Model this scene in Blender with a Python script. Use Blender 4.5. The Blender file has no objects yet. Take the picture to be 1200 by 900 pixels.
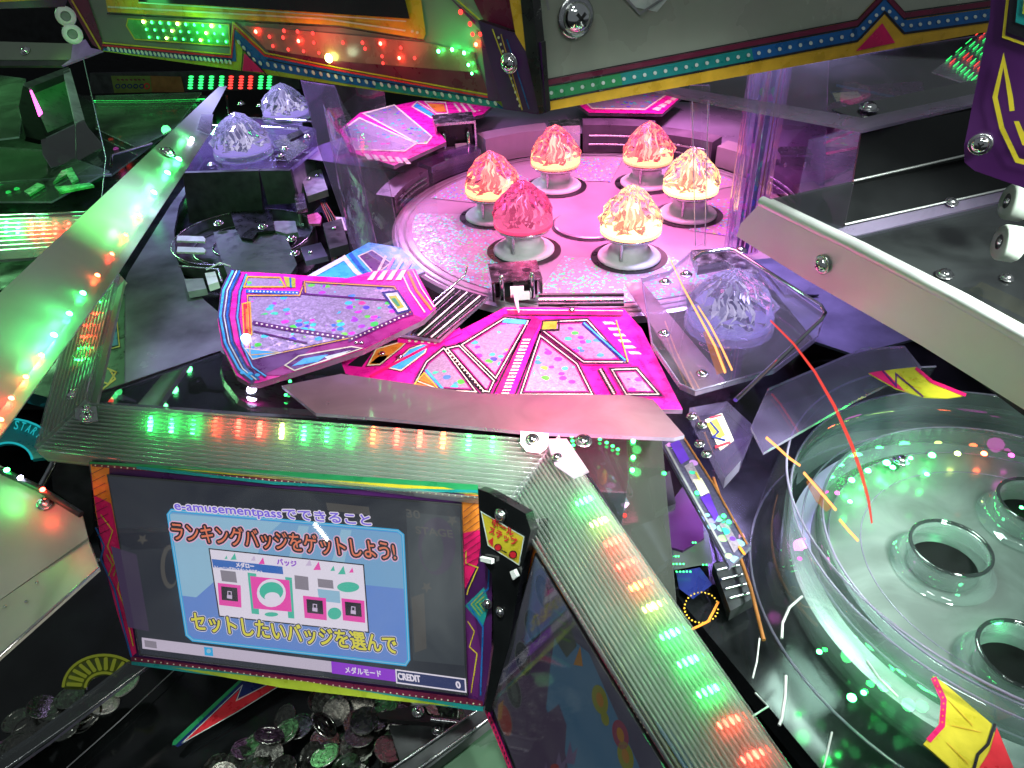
import bpy, bmesh, math, random
import numpy as np
from mathutils import Vector, Matrix
random.seed(7)
R = math.radians
SC = bpy.context.scene
COL = SC.collection

# ------------------------------------------------------------------ camera
F = 866.0
PITCH, ROLL = R(35), R(2.5)
CZ = 0.45
fw = Vector((0, math.cos(PITCH), -math.sin(PITCH)))
ri0 = Vector((1, 0, 0)); up0 = ri0.cross(fw)
ri = ri0 * math.cos(ROLL) - up0 * math.sin(ROLL)
up = ri0 * math.sin(ROLL) + up0 * math.cos(ROLL)
CAMP = Vector((0, 0, CZ))
cd = bpy.data.cameras.new('camera'); cam = bpy.data.objects.new('camera', cd); COL.objects.link(cam)
cam.matrix_world = Matrix(((ri.x, up.x, -fw.x, CAMP.x), (ri.y, up.y, -fw.y, CAMP.y), (ri.z, up.z, -fw.z, CAMP.z), (0, 0, 0, 1)))
cd.sensor_width = 36; cd.lens = 36 * F / 1200; cd.clip_start = 0.01; cd.clip_end = 60
SC.camera = cam

# ------------------------------------------------------------------ world, render settings
w = bpy.data.worlds.new("World"); SC.world = w; w.use_nodes = True
w.node_tree.nodes['Background'].inputs[0].default_value = (0.32, 0.36, 0.38, 1)
w.node_tree.nodes['Background'].inputs[1].default_value = 0.32
SC.view_settings.view_transform = 'Standard'; SC.view_settings.look = 'None'
SC.view_settings.exposure = 0.0; SC.view_settings.gamma = 1
SC.render.engine = 'CYCLES'
cy = SC.cycles
cy.use_denoising = True
cy.max_bounces = 9; cy.transparent_max_bounces = 24; cy.transmission_bounces = 8
cy.glossy_bounces = 4; cy.diffuse_bounces = 3
cy.caustics_reflective = False; cy.caustics_refractive = False
cy.sample_clamp_indirect = 4.0; cy.sample_clamp_direct = 0

def ray(px, py):
    return (fw + ri * ((px - 600) / F) + up * ((450 - py) / F))
def P(px, py, z=0.0):
    d = ray(px, py); t = (z - CZ) / d.z
    return CAMP + d * t
def rad(px, py, z, n):          # n pixels at that place, in metres
    d = ray(px, py); t = (z - CZ) / d.z
    return n / F * t
class Pl:
    """plane through three points, each (px, py, z)"""
    def __init__(s, a, b, c):
        A, B, C = [P(*q) if not isinstance(q, Vector) else q for q in (a, b, c)]
        n = (B - A).cross(C - A).normalized()
        if n.dot(CAMP - A) < 0: n = -n
        s.n = n; s.o = A
    def at(s, px, py, lift=0.0):
        d = ray(px, py); o = s.o + s.n * lift
        return CAMP + d * ((o - CAMP).dot(s.n) / d.dot(s.n))
def Z(z):
    p = Pl((300, 500, z), (700, 500, z), (500, 700, z)); return p
def vert(a, b):                 # upright plane through two points
    A = P(*a); B = P(*b); return Pl(A, B, A + Vector((0, 0, 0.1)))

# ------------------------------------------------------------------ lamps
def area(name, loc, aim, size, col, power, sy=None):
    l = bpy.data.lights.new(name, 'AREA'); l.energy = power; l.color = col; l.size = size
    if sy: l.shape = 'RECTANGLE'; l.size_y = sy
    o = bpy.data.objects.new(name, l); COL.objects.link(o); o.location = loc
    o.rotation_euler = (Vector(aim) - Vector(loc)).to_track_quat('-Z', 'Y').to_euler(); return o
def point(name, loc, col, power, r=0.01):
    l = bpy.data.lights.new(name, 'POINT'); l.energy = power; l.color = col; l.shadow_soft_size = r
    o = bpy.data.objects.new(name, l); COL.objects.link(o); o.location = loc; return o
TT = P(691, 258, 0)
def spot(*a, spread=75, **k):
    o = area(*a, **k); o.data.spread = R(spread); return o
area('overhead_light', (-0.5, -0.6, 1.9), (0, 0.6, 0), 0.5, (0.90, 1.0, 0.93), 3.6, 0.12)
area('overhead_light', (0.35, -0.9, 1.7), (0.3, 0.6, 0), 0.6, (0.90, 1.0, 0.93), 4.0, 0.12)
spot('overhead_light', (-0.15, 0.15, 1.7), (0.0, 0.36, 0), 0.2, (0.86, 1.0, 0.90), 0.62, spread=22)  # added narrow spot that brightens the front light bars
spot('overhead_pink', TT + Vector((0.02, 0.05, 0.50)), TT, 0.30, (1.0, 0.21, 0.58), 3.3, spread=80)
spot('overhead_pink', P(640, 400, 0.02) + Vector((0.0, 0.10, 0.42)), P(630, 395, 0.02), 0.10, (1.0, 0.30, 0.60), 0.62, spread=52)
spot('overhead_pink', P(455, 150, 0.05) + Vector((0.0, 0.10, 0.28)), P(460, 160, 0.05), 0.10, (0.85, 0.40, 0.95), 1.0, spread=90)  # added spot, brightens the left back plate
spot('overhead_pink', P(800, 150, 0.05) + Vector((0.0, 0.10, 0.28)), P(790, 150, 0.05), 0.10, (1.0, 0.35, 0.80), 1.0, spread=90)  # added spot, brightens the right back plate and rear ring
spot('canopy_lamp_violet', P(850, 350, 0.0) + Vector((0.06, 0.10, 0.42)), P(860, 360, 0), 0.10, (0.58, 0.47, 1.0), 1.3, spread=60)
spot('canopy_lamp_violet', P(300, 170, 0.0) + Vector((-0.22, -0.02, 0.46)), P(300, 190, 0), 0.14, (0.48, 0.44, 1.0), 2.4, spread=70)
spot('canopy_lamp_violet', P(330, 390, 0.0) + Vector((-0.02, 0.16, 0.45)), P(330, 390, 0), 0.10, (0.62, 0.45, 1.0), 0.9, spread=70)
spot('bowl_lamp_green', P(1090, 395, 0.165), P(1120, 690, -0.05), 0.08, (0.66, 1.0, 0.84), 0.46, spread=130)
spot('station_fill_green', P(20, 150, 0.0) + Vector((-0.25, 0.10, 0.45)), P(90, 170, 0), 0.15, (0.30, 1.0, 0.38), 1.8, spread=80)  # added green light that lifts the dark upper left station

# ------------------------------------------------------------------ materials
MAT = {}
def nt(name):
    m = bpy.data.materials.new(name); m.use_nodes = True; t = m.node_tree; MAT[name] = m
    return m, t, t.nodes['Principled BSDF'], t.nodes['Material Output']
def pm(name, col, rough=0.4, metal=0.0, em=None, es=0.0, var=0.12, scale=60, bump=0.0, spec=0.5):
    m, t, b, o = nt(name); N = t.nodes; L = t.links
    tc = N.new('ShaderNodeTexCoord'); nz = N.new('ShaderNodeTexNoise'); nz.inputs['Scale'].default_value = scale
    nz.inputs['Detail'].default_value = 5; L.new(tc.outputs['Object'], nz.inputs['Vector'])
    mx = N.new('ShaderNodeMixRGB'); mx.blend_type = 'MULTIPLY'; mx.inputs[1].default_value = (*col, 1)
    rp = N.new('ShaderNodeMapRange'); rp.inputs['From Min'].default_value = 0.3; rp.inputs['From Max'].default_value = 0.7
    rp.inputs['To Min'].default_value = 1 - var * 2; rp.inputs['To Max'].default_value = 1 + var
    L.new(nz.outputs['Fac'], rp.inputs['Value']); mx.inputs[0].default_value = 1
    L.new(rp.outputs[0], mx.inputs[2]); L.new(mx.outputs[0], b.inputs['Base Color'])
    r2 = N.new('ShaderNodeMapRange'); r2.inputs['From Min'].default_value = 0.3; r2.inputs['From Max'].default_value = 0.7
    r2.inputs['To Min'].default_value = max(rough * 0.7, 0.02); r2.inputs['To Max'].default_value = min(rough * 1.35 + 0.02, 1)
    L.new(nz.outputs['Fac'], r2.inputs['Value']); L.new(r2.outputs[0], b.inputs['Roughness'])
    b.inputs['Metallic'].default_value = metal; b.inputs['Specular IOR Level'].default_value = spec
    if em: b.inputs['Emission Color'].default_value = (*em, 1); b.inputs['Emission Strength'].default_value = es
    if bump:
        bp = N.new('ShaderNodeBump'); bp.inputs['Strength'].default_value = bump; bp.inputs['Distance'].default_value = 0.001
        L.new(nz.outputs['Fac'], bp.inputs['Height']); L.new(bp.outputs[0], b.inputs['Normal'])
    return m
def emit(name, col, s):
    m, t, b, o = nt(name); e = t.nodes.new('ShaderNodeEmission'); e.inputs[0].default_value = (*col, 1); e.inputs[1].default_value = s
    t.links.new(e.outputs[0], o.inputs[0]); t.nodes.remove(b); return m
def clear(name, tint=(0.96, 0.97, 1.0), gloss=0.10, rough=0.03, frost=0.0, fcol=(0.8, 0.8, 0.85), smudge=0.5, edge=0.6):
    """acrylic sheet: see-through with a mirror coat that grows towards grazing view, and a film of dust and smears"""
    m, t, b, o = nt(name); N = t.nodes; L = t.links; N.remove(b)
    tr = N.new('ShaderNodeBsdfTransparent'); tr.inputs[0].default_value = (*tint, 1)
    gl = N.new('ShaderNodeBsdfGlossy'); gl.inputs['Roughness'].default_value = rough; gl.inputs[0].default_value = (1, 1, 1, 1)
    df = N.new('ShaderNodeBsdfDiffuse'); df.inputs[0].default_value = (*fcol, 1)
    tl = N.new('ShaderNodeBsdfTranslucent'); tl.inputs[0].default_value = (*fcol, 1)
    am = N.new('ShaderNodeMixShader'); am.inputs[0].default_value = 0.5; L.new(df.outputs[0], am.inputs[1]); L.new(tl.outputs[0], am.inputs[2])
    tc = N.new('ShaderNodeTexCoord'); nz = N.new('ShaderNodeTexNoise'); nz.inputs['Scale'].default_value = 14; nz.inputs['Detail'].default_value = 6
    nz.inputs['Distortion'].default_value = 1.2
    L.new(tc.outputs['Object'], nz.inputs['Vector'])
    mr = N.new('ShaderNodeMapRange'); mr.inputs['From Min'].default_value = 0.35; mr.inputs['From Max'].default_value = 0.75
    mr.inputs['To Min'].default_value = frost * (1 - smudge); mr.inputs['To Max'].default_value = min(frost * (1 + smudge) + 0.015, 1)
    L.new(nz.outputs['Fac'], mr.inputs['Value'])
    m1 = N.new('ShaderNodeMixShader'); L.new(mr.outputs[0], m1.inputs[0]); L.new(tr.outputs[0], m1.inputs[1]); L.new(am.outputs[0], m1.inputs[2])
    lw = N.new('ShaderNodeLayerWeight'); lw.inputs['Blend'].default_value = 0.35
    ma = N.new('ShaderNodeMath'); ma.operation = 'MULTIPLY_ADD'; ma.inputs[1].default_value = edge; ma.inputs[2].default_value = gloss
    L.new(lw.outputs['Facing'], ma.inputs[0])
    pw = N.new('ShaderNodeMath'); pw.operation = 'POWER'; pw.inputs[1].default_value = 2.0
    ma2 = N.new('ShaderNodeMath'); ma2.operation = 'MULTIPLY_ADD'; ma2.inputs[1].default_value = edge; ma2.inputs[2].default_value = gloss
    L.new(lw.outputs['Facing'], pw.inputs[0]); L.new(pw.outputs[0], ma2.inputs[0]); ma2.use_clamp = True
    m2 = N.new('ShaderNodeMixShader'); L.new(ma2.outputs[0], m2.inputs[0]); L.new(m1.outputs[0], m2.inputs[1]); L.new(gl.outputs[0], m2.inputs[2])
    L.new(m2.outputs[0], o.inputs[0]); return m
def glass(name, col, rough=0.02, ior=1.42, frost=0.10):
    m, t, b, o = nt(name); N = t.nodes; L = t.links; N.remove(b)
    g = N.new('ShaderNodeBsdfGlass'); g.inputs[0].default_value = (*col, 1); g.inputs['Roughness'].default_value = rough; g.inputs['IOR'].default_value = ior
    tl = N.new('ShaderNodeBsdfTranslucent'); tl.inputs[0].default_value = (*col, 1)
    df = N.new('ShaderNodeBsdfDiffuse'); df.inputs[0].default_value = (*col, 1)
    a = N.new('ShaderNodeMixShader'); a.inputs[0].default_value = 0.5; L.new(tl.outputs[0], a.inputs[1]); L.new(df.outputs[0], a.inputs[2])
    x = N.new('ShaderNodeMixShader'); x.inputs[0].default_value = frost; L.new(g.outputs[0], x.inputs[1]); L.new(a.outputs[0], x.inputs[2])
    L.new(x.outputs[0], o.inputs[0]); return m
def foil(name, base, flake_sat=0.9, scale=150, dens=0.72, rough=0.28, patch=9, metal=0.55, hue=(.28, .95), thr=.93):
    """holographic foil: small round flakes of many hues printed over silver, thicker in patches"""
    m, t, b, o = nt(name); N = t.nodes; L = t.links
    tc = N.new('ShaderNodeTexCoord')
    vo = N.new('ShaderNodeTexVoronoi'); vo.inputs['Scale'].default_value = scale; L.new(tc.outputs['Object'], vo.inputs['Vector'])
    sp = N.new('ShaderNodeSeparateColor'); L.new(vo.outputs['Color'], sp.inputs[0])
    hs = N.new('ShaderNodeCombineColor'); hs.mode = 'HSV'
    mh = N.new('ShaderNodeMapRange'); mh.inputs['To Min'].default_value = hue[0]; mh.inputs['To Max'].default_value = hue[1]; L.new(sp.outputs[0], mh.inputs['Value'])
    L.new(mh.outputs[0], hs.inputs[0]); hs.inputs[1].default_value = flake_sat; hs.inputs[2].default_value = 0.95
    n = N.new('ShaderNodeTexNoise'); n.inputs['Scale'].default_value = patch; n.inputs['Detail'].default_value = 3; L.new(tc.outputs['Object'], n.inputs['Vector'])
    nm = N.new('ShaderNodeMapRange'); nm.inputs['From Min'].default_value = 0.38; nm.inputs['From Max'].default_value = 0.68
    nm.inputs['To Min'].default_value = thr; nm.inputs['To Max'].default_value = dens - 0.35; L.new(n.outputs['Fac'], nm.inputs['Value'])
    gt = N.new('ShaderNodeMath'); gt.operation = 'GREATER_THAN'; L.new(sp.outputs[1], gt.inputs[0]); L.new(nm.outputs[0], gt.inputs[1])
    ds = N.new('ShaderNodeMath'); ds.operation = 'LESS_THAN'; L.new(vo.outputs['Distance'], ds.inputs[0]); ds.inputs[1].default_value = 0.45
    mu = N.new('ShaderNodeMath'); mu.operation = 'MULTIPLY'; L.new(gt.outputs[0], mu.inputs[0]); L.new(ds.outputs[0], mu.inputs[1])
    n2 = N.new('ShaderNodeTexNoise'); n2.inputs['Scale'].default_value = 420; L.new(tc.outputs['Object'], n2.inputs['Vector'])
    cr = N.new('ShaderNodeMixRGB'); cr.inputs[1].default_value = (*[c * 0.85 for c in base], 1); cr.inputs[2].default_value = (*[min(1, c * 1.12) for c in base], 1)
    cc = N.new('ShaderNodeMapRange'); cc.inputs['From Min'].default_value = 0.4; cc.inputs['From Max'].default_value = 0.6; L.new(n2.outputs['Fac'], cc.inputs['Value']); L.new(cc.outputs[0], cr.inputs[0])
    mx = N.new('ShaderNodeMixRGB'); L.new(mu.outputs[0], mx.inputs[0]); L.new(cr.outputs[0], mx.inputs[1]); L.new(hs.outputs[0], mx.inputs[2])
    L.new(mx.outputs[0], b.inputs['Base Color']); b.inputs['Metallic'].default_value = metal; b.inputs['Roughness'].default_value = rough
    v2 = N.new('ShaderNodeTexVoronoi'); v2.inputs['Scale'].default_value = 330; L.new(tc.outputs['Object'], v2.inputs['Vector'])
    vs = N.new('ShaderNodeVectorMath'); vs.operation = 'SUBTRACT'; L.new(v2.outputs['Color'], vs.inputs[0]); vs.inputs[1].default_value = (0.5, 0.5, 0.5)
    sc_ = N.new('ShaderNodeVectorMath'); sc_.operation = 'SCALE'; sc_.inputs['Scale'].default_value = 0.13; L.new(vs.outputs[0], sc_.inputs[0])
    ge = N.new('ShaderNodeNewGeometry'); ad = N.new('ShaderNodeVectorMath'); L.new(ge.outputs['Normal'], ad.inputs[0]); L.new(sc_.outputs[0], ad.inputs[1])
    nn = N.new('ShaderNodeVectorMath'); nn.operation = 'NORMALIZE'; L.new(ad.outputs[0], nn.inputs[0]); L.new(nn.outputs[0], b.inputs['Normal'])
    return m

pm('black', (0.012, 0.012, 0.014), 0.3, var=0.3)
pm('housing_black', (0.012, 0.013, 0.014), 0.38, var=0.3, scale=14, spec=0.25)
pm('rear_dark', (0.11, 0.075, 0.12), 0.3, var=0.25, scale=20)
pm('hole_black', (0.006, 0.007, 0.007), 0.8, var=0.3, spec=0.1)
pm('black_gloss', (0.008, 0.009, 0.010), 0.12, var=0.3, scale=25)
pm('charcoal', (0.045, 0.047, 0.052), 0.4, var=0.25, bump=0.1)
pm('floor_dark', (0.012, 0.013, 0.014), 0.35, var=0.4, scale=20)
pm('grey', (0.25, 0.25, 0.27), 0.45, var=0.15)
pm('steel', (0.62, 0.62, 0.64), 0.22, 1.0, var=0.12, scale=90, bump=0.05)
pm('chrome', (0.85, 0.85, 0.86), 0.07, 1.0, var=0.04)
pm('brushed', (0.74, 0.77, 0.75), 0.40, 0.85, var=0.05, scale=16, bump=0.0)
pm('coin', (0.17, 0.17, 0.155), 0.24, 1.0, var=0.10, scale=260, bump=0.15)  # darkened copy; the pit's shade is put into the colour
pm('window_milk', (0.34, 0.365, 0.31), 0.3, var=0.10, scale=9)
pm('coin_lit', (0.80, 0.78, 0.72), 0.45, 0.75, var=0.25, scale=700, bump=0.6)  # lit copy of the coin colour; its brightness is put in
pm('glint_white', (0.45, 0.45, 0.45), 0.4)  # pale colour of reflected streaks built as thin tubes
pm('white_plastic', (0.78, 0.78, 0.78), 0.35, var=0.05)
pm('milky', (0.30, 0.34, 0.30), 0.35, var=0.12, scale=22)
pm('cream_metal', (0.62, 0.60, 0.50), 0.42, 0.2, var=0.08, scale=9, bump=0.08)
pm('ivory_grey', (0.19, 0.205, 0.175), 0.35, var=0.10, scale=14)
pm('ink_black', (0.012, 0.010, 0.016), 0.3)
pm('ink_purple', (0.10, 0.012, 0.12), 0.3, var=0.1)
pm('ink_deep_purple', (0.055, 0.008, 0.085), 0.35, var=0.15, scale=20)
pm('ink_maroon', (0.15, 0.012, 0.045), 0.3)
pm('ink_magenta', (0.80, 0.012, 0.30), 0.28)
pm('ink_pink', (0.92, 0.20, 0.50), 0.28)
pm('ink_wine', (0.30, 0.01, 0.16), 0.28)
pm('ink_red', (0.70, 0.025, 0.04), 0.3)
pm('ink_crimson', (0.72, 0.01, 0.13), 0.3)
pm('ink_orange', (0.80, 0.24, 0.03), 0.3)
pm('ink_gold', (0.70, 0.40, 0.03), 0.3)
pm('ink_yellow', (0.62, 0.50, 0.03), 0.3)
pm('ink_lime', (0.34, 0.42, 0.03), 0.3)
pm('ink_green', (0.02, 0.26, 0.09), 0.3)
pm('station_plate', (0.07, 0.09, 0.075), 0.22, var=0.35, scale=10)
clear('dome_haze', frost=0.085, gloss=0.04, edge=0.5, fcol=(0.7, 0.62, 0.75))
clear('station_sheet', tint=(0.7, 0.8, 0.72), frost=0.16, gloss=0.10, fcol=(0.45, 0.55, 0.45))
pm('rear_haze_violet', (0.22, 0.18, 0.27), 0.3, var=0.2, scale=8)
clear('grey_pane', tint=(0.5, 0.55, 0.5), frost=0.20, gloss=0.06, rough=0.08, fcol=(0.26, 0.28, 0.25), smudge=0.2)
pm('ink_teal', (0.01, 0.24, 0.24), 0.3)
pm('ink_blue', (0.01, 0.11, 0.36), 0.28)
pm('ink_sky', (0.05, 0.42, 0.80), 0.28)
pm('ink_navy', (0.01, 0.02, 0.14), 0.3)
pm('ink_pale', (0.62, 0.68, 0.66), 0.3)
pm('ink_cream', (0.78, 0.70, 0.50), 0.3)
pm('turntable_white', (0.42, 0.34, 0.41), 0.20, 0.25, var=0.10, scale=7)
pm('cable_red', (0.4, 0.03, 0.02), 0.5); pm('cable_orange', (0.28, 0.10, 0.02), 0.5)
foil('foil_silver', (0.46, 0.38, 0.48), scale=105, dens=0.60, patch=20)
foil('foil_table', (0.38, 0.32, 0.38), scale=210, dens=0.66, patch=7, metal=.1)
foil('foil_green', (0.36, 0.32, 0.37), scale=240, dens=0.45, patch=16, metal=.2, hue=(.33, .52), thr=.80)
foil('foil_blue', (0.12, 0.11, 0.20), scale=120, dens=0.6, rough=0.4, flake_sat=.6)
foil('foil_strip', (0.20, 0.16, 0.42), scale=90, dens=0.5)
clear('acrylic', frost=0.07, gloss=0.06)
clear('acrylic_thin', frost=0.02, gloss=0.03, edge=0.35)
clear('acrylic_smoke', tint=(0.33, 0.36, 0.36), frost=0.05, gloss=0.10, fcol=(0.4, 0.45, 0.45))
clear('acrylic_frost', tint=(0.9, 0.9, 0.95), frost=0.55, gloss=0.06, rough=0.2, fcol=(0.75, 0.72, 0.82))
clear('acrylic_edge', frost=0.75, gloss=0.06, rough=0.2, fcol=(0.42, 0.36, 0.52))
clear('acrylic_violet', tint=(0.80, 0.68, 0.92), frost=0.16, gloss=0.07, fcol=(0.42, 0.34, 0.58))
clear('rib_clear', tint=(0.80, 0.90, 0.83), frost=0.30, gloss=0.15, rough=0.15, fcol=(0.66, 0.74, 0.68), edge=1.0, smudge=.15)
clear('wing_white', tint=(0.9, 0.95, 0.9), frost=0.93, gloss=0.03, rough=0.3, fcol=(0.80, 0.82, 0.78), smudge=0.04)
clear('bowl_clear', tint=(0.90, 0.97, 0.94), frost=0.24, gloss=0.08, fcol=(0.6, 0.75, 0.72))
clear('bowl_floor', tint=(0.7, 0.9, 0.85), frost=0.66, gloss=0.05, rough=0.25, fcol=(0.40, 0.48, 0.45), smudge=0.3)
clear('mirror_pane', tint=(0.6, 0.6, 0.65), frost=0.62, gloss=0.12, rough=0.06, fcol=(0.74, 0.40, 0.50), smudge=0.15, edge=1.0)  # pink film colour carries the shelf's reflected pink light
glass('crystal_clear', (1.0, 0.92, 0.94), frost=0.10); glass('crystal_pink', (1.0, 0.58, 0.74), frost=0.14); glass('crystal_white', (0.94, 0.93, 1.0), rough=0.02, frost=0.16)
emit('glow_warm', (1.0, 0.50, 0.16), 5.5); emit('glow_amber', (1.0, 0.60, 0.18), 7.0); emit('glow_rose', (1.0, 0.16, 0.34), 1.6); emit('glow_violet', (0.45, 0.35, 1.0), 0.9)
emit('led_green', (0.035, 1.0, 0.14), 62); emit('led_red', (1.0, 0.035, 0.022), 46); emit('led_yellow', (0.75, 1.0, 0.2), 22); emit('led_white', (0.75, 0.7, 1.0), 30)
emit('led_orange', (1.0, 0.13, 0.035), 38); emit('led_green_dim', (0.03, 0.9, 0.15), 3.0); emit('led_red_dim', (1.0, 0.05, 0.04), 2.6); emit('led_pink', (1.0, 0.1, 0.7), 5)
emit('led_tiny_green', (0.05, 1.0, 0.2), 6)
def glowstrip(name, col, s, k):
    m = emit(name, col, s); t = m.node_tree; e = [n for n in t.nodes if n.type == 'EMISSION'][0]; o = [n for n in t.nodes if n.type == 'OUTPUT_MATERIAL'][0]
    tr = t.nodes.new('ShaderNodeBsdfTransparent'); mx = t.nodes.new('ShaderNodeMixShader'); mx.inputs[0].default_value = k
    t.links.new(tr.outputs[0], mx.inputs[1]); t.links.new(e.outputs[0], mx.inputs[2]); t.links.new(mx.outputs[0], o.inputs[0])
glowstrip('reflect_orange', (1.0, 0.42, 0.12), 2.4, .6); glowstrip('reflect_orange_dim', (0.9, 0.30, 0.08), 0.7, .3); glowstrip('reflect_red', (1.0, 0.08, 0.06), 1.1, .7); emit('tube_cyan', (0.02, 0.5, 0.55), 0.8)  # orange and red: half-clear glow for reflections built as strips
emit('scr_bg', (0.016, 0.019, 0.030), 1.0); emit('scr_bg2', (0.034, 0.042, 0.052), 1.0); emit('scr_dim', (0.085, 0.08, 0.075), .8); emit('scr_dimp', (0.05, 0.035, 0.075), .8)
emit('scr_cyan', (0.02, 0.40, 0.75), 1.0); emit('scr_blue', (0.13, 0.25, 0.62), 1.0); emit('scr_pale', (0.32, 0.56, 0.74), 0.9); emit('scr_ray', (0.20, 0.42, 0.68), 0.9)
emit('scr_white', (0.80, 0.74, 0.86), 1.0); emit('scr_lilac', (0.62, 0.50, 0.70), 1.0); emit('scr_bar', (0.55, 0.48, 0.60), 1.0)
emit('scr_purple', (0.28, 0.03, 0.62), 1.0); emit('scr_violet', (0.20, 0.13, 0.75), 1); emit('scr_pink', (0.85, 0.06, 0.42), 1); emit('scr_rim', (0.85, 0.45, 0.66), 1)
emit('scr_red', (0.80, 0.20, 0.10), 1); emit('scr_black', (0.012, 0.012, 0.02), 1); emit('scr_navy', (0.02, 0.03, 0.12), 1); emit('scr_yellow', (0.72, 0.66, 0.06), 1)
emit('scr_green', (0.06, 0.50, 0.36), 1); emit('scr_grey', (0.25, 0.22, 0.27), 1); emit('scr_royal', (0.03, 0.14, 0.50), 1)
emit('dim_sky', (0.055, 0.14, 0.24), 0.36); emit('dim_night', (0.06, 0.06, 0.10), 0.36); emit('dim_plum', (0.060, 0.035, 0.085), 0.36); emit('dim_green', (0.05, 0.12, 0.02), 0.36); emit('dim_rose', (0.18, 0.035, 0.07), 0.36)
emit('dim_red', (0.22, 0.02, 0.02), 0.36); emit('dim_grey', (0.045, 0.06, 0.055), 0.36); emit('dim_orange', (0.28, 0.13, 0.02), 0.36); emit('dim_lime', (0.16, 0.18, 0.02), 0.36); emit('dim_black', (0.012, 0.016, 0.02), 0.36); emit('dim_ring', (0.09, 0.10, 0.11), 0.36)

# ------------------------------------------------------------------ object helpers
def tag(o, label, cat, group=None, kind=None):
    if label: o['label'] = label
    if cat: o['category'] = cat
    if group: o['group'] = group
    if kind: o['kind'] = kind
    return o
def thing(name, label, cat, loc, group=None):
    o = bpy.data.objects.new(name, None); o.empty_display_size = 0.02; COL.objects.link(o); o.location = loc
    return tag(o, label, cat, group)
def org(p):                      # world place of a parent chain (no rotations used for placed things)
    v = Vector((0, 0, 0))
    while p is not None: v += p.location; p = p.parent
    return v
class MB:
    def __init__(s): s.v = []; s.f = []; s.m = []; s.mats = []; s.sm = []
    def mi(s, m):
        if m not in s.mats: s.mats.append(m)
        return s.mats.index(m)
    def face(s, pts, m, smooth=False):
        b = len(s.v); s.v += [Vector(p) for p in pts]; s.f.append(list(range(b, b + len(pts)))); s.m.append(s.mi(m)); s.sm.append(smooth); return s
    def grid(s, rows, m, close=False, smooth=True):
        b = len(s.v); n = len(rows[0]); s.v += [Vector(p) for r in rows for p in r]
        for i in range(len(rows) - 1):
            for j in range(n if close else n - 1):
                k = (j + 1) % n
                s.f.append([b + i * n + j, b + i * n + k, b + (i + 1) * n + k, b + (i + 1) * n + j]); s.m.append(s.mi(m)); s.sm.append(smooth)
        return s
    def prism(s, pts, vec, m, sm=None):
        pts = [Vector(p) for p in pts]; q = [p + vec for p in pts]; sm = sm or m; n = len(pts)
        s.face(pts, m); s.face(q[::-1], m)
        for i in range(n):
            k = (i + 1) % n; s.face([pts[i], q[i], q[k], pts[k]], sm)
        return s
    def tube(s, path, r, m, n=8, closed=False):
        path = [Vector(p) for p in path]; rows = []; N = len(path)
        for i, p in enumerate(path):
            a = path[i - 1] if (i or closed) else p; c = path[(i + 1) % N] if (i < N - 1 or closed) else p
            t = (c - a).normalized(); x = t.cross(Vector((0.13, 0.21, 0.97))).normalized(); y = t.cross(x)
            rr = r[i] if isinstance(r, (list, tuple)) else r
            rows.append([p + x * math.cos(6.2832 * j / n) * rr + y * math.sin(6.2832 * j / n) * rr for j in range(n)])
        if closed: rows.append(rows[0])
        s.grid(rows, m, close=True)
        if not closed: s.face(rows[0][::-1], m); s.face(rows[-1], m)
        return s
    def lathe(s, c, prof, m, n=32, ax=Vector((0, 0, 1)), a0=0, a1=2 * math.pi, smooth=True, jit=0):
        ax = ax.normalized(); x = ax.orthogonal().normalized(); y = ax.cross(x); c = Vector(c)
        full = abs(a1 - a0 - 2 * math.pi) < 1e-4; rows = []
        if abs(ax.z) > 0.99: x = Vector((1, 0, 0)); y = Vector((0, 1, 0))
        for (r, h) in prof:
            rows.append([c + ax * h + (x * math.cos(a0 + (a1 - a0) * j / n) + y * math.sin(a0 + (a1 - a0) * j / n)) * r for j in range(n if full else n + 1)])
        return s.grid(rows, m, close=full, smooth=smooth)
    def box(s, c, x, y, z, m):
        c = Vector(c); x = Vector(x); y = Vector(y); z = Vector(z)
        return s.prism([c - x - y - z, c + x - y - z, c + x + y - z, c - x + y - z], z * 2, m)
    def build(s, name, parent=None, label=None, cat=None, group=None, kind=None, loc=None, local=False):
        o0 = org(parent) if parent else None
        if loc is None:
            loc = o0 if parent is not None else (sum(s.v, Vector()) / max(1, len(s.v)))
        me = bpy.data.meshes.new(name)
        sh = Vector((0, 0, 0)) if local else Vector(loc)
        me.from_pydata([tuple(p - sh) for p in s.v], [], s.f)
        for m in s.mats: me.materials.append(MAT[m])
        me.polygons.foreach_set('material_index', s.m); me.polygons.foreach_set('use_smooth', s.sm)
        me.update()
        o = bpy.data.objects.new(name, me); COL.objects.link(o)
        if parent is not None:
            o.parent = parent
            if not local: o.location = (0, 0, 0)
        elif not local: o.location = loc
        return tag(o, label, cat, group, kind)
def ctr(pts): return sum(pts, Vector()) / len(pts)
def slab(mb, pl, px, th, m, sm=None, lift=0.0):
    return mb.prism([pl.at(x, y, lift) for x, y in px], -pl.n * th, m, sm)
def ink(mb, pl, px, m, lift=0.0004):
    return mb.face([pl.at(x, y, lift) for x, y in px], m)
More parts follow.
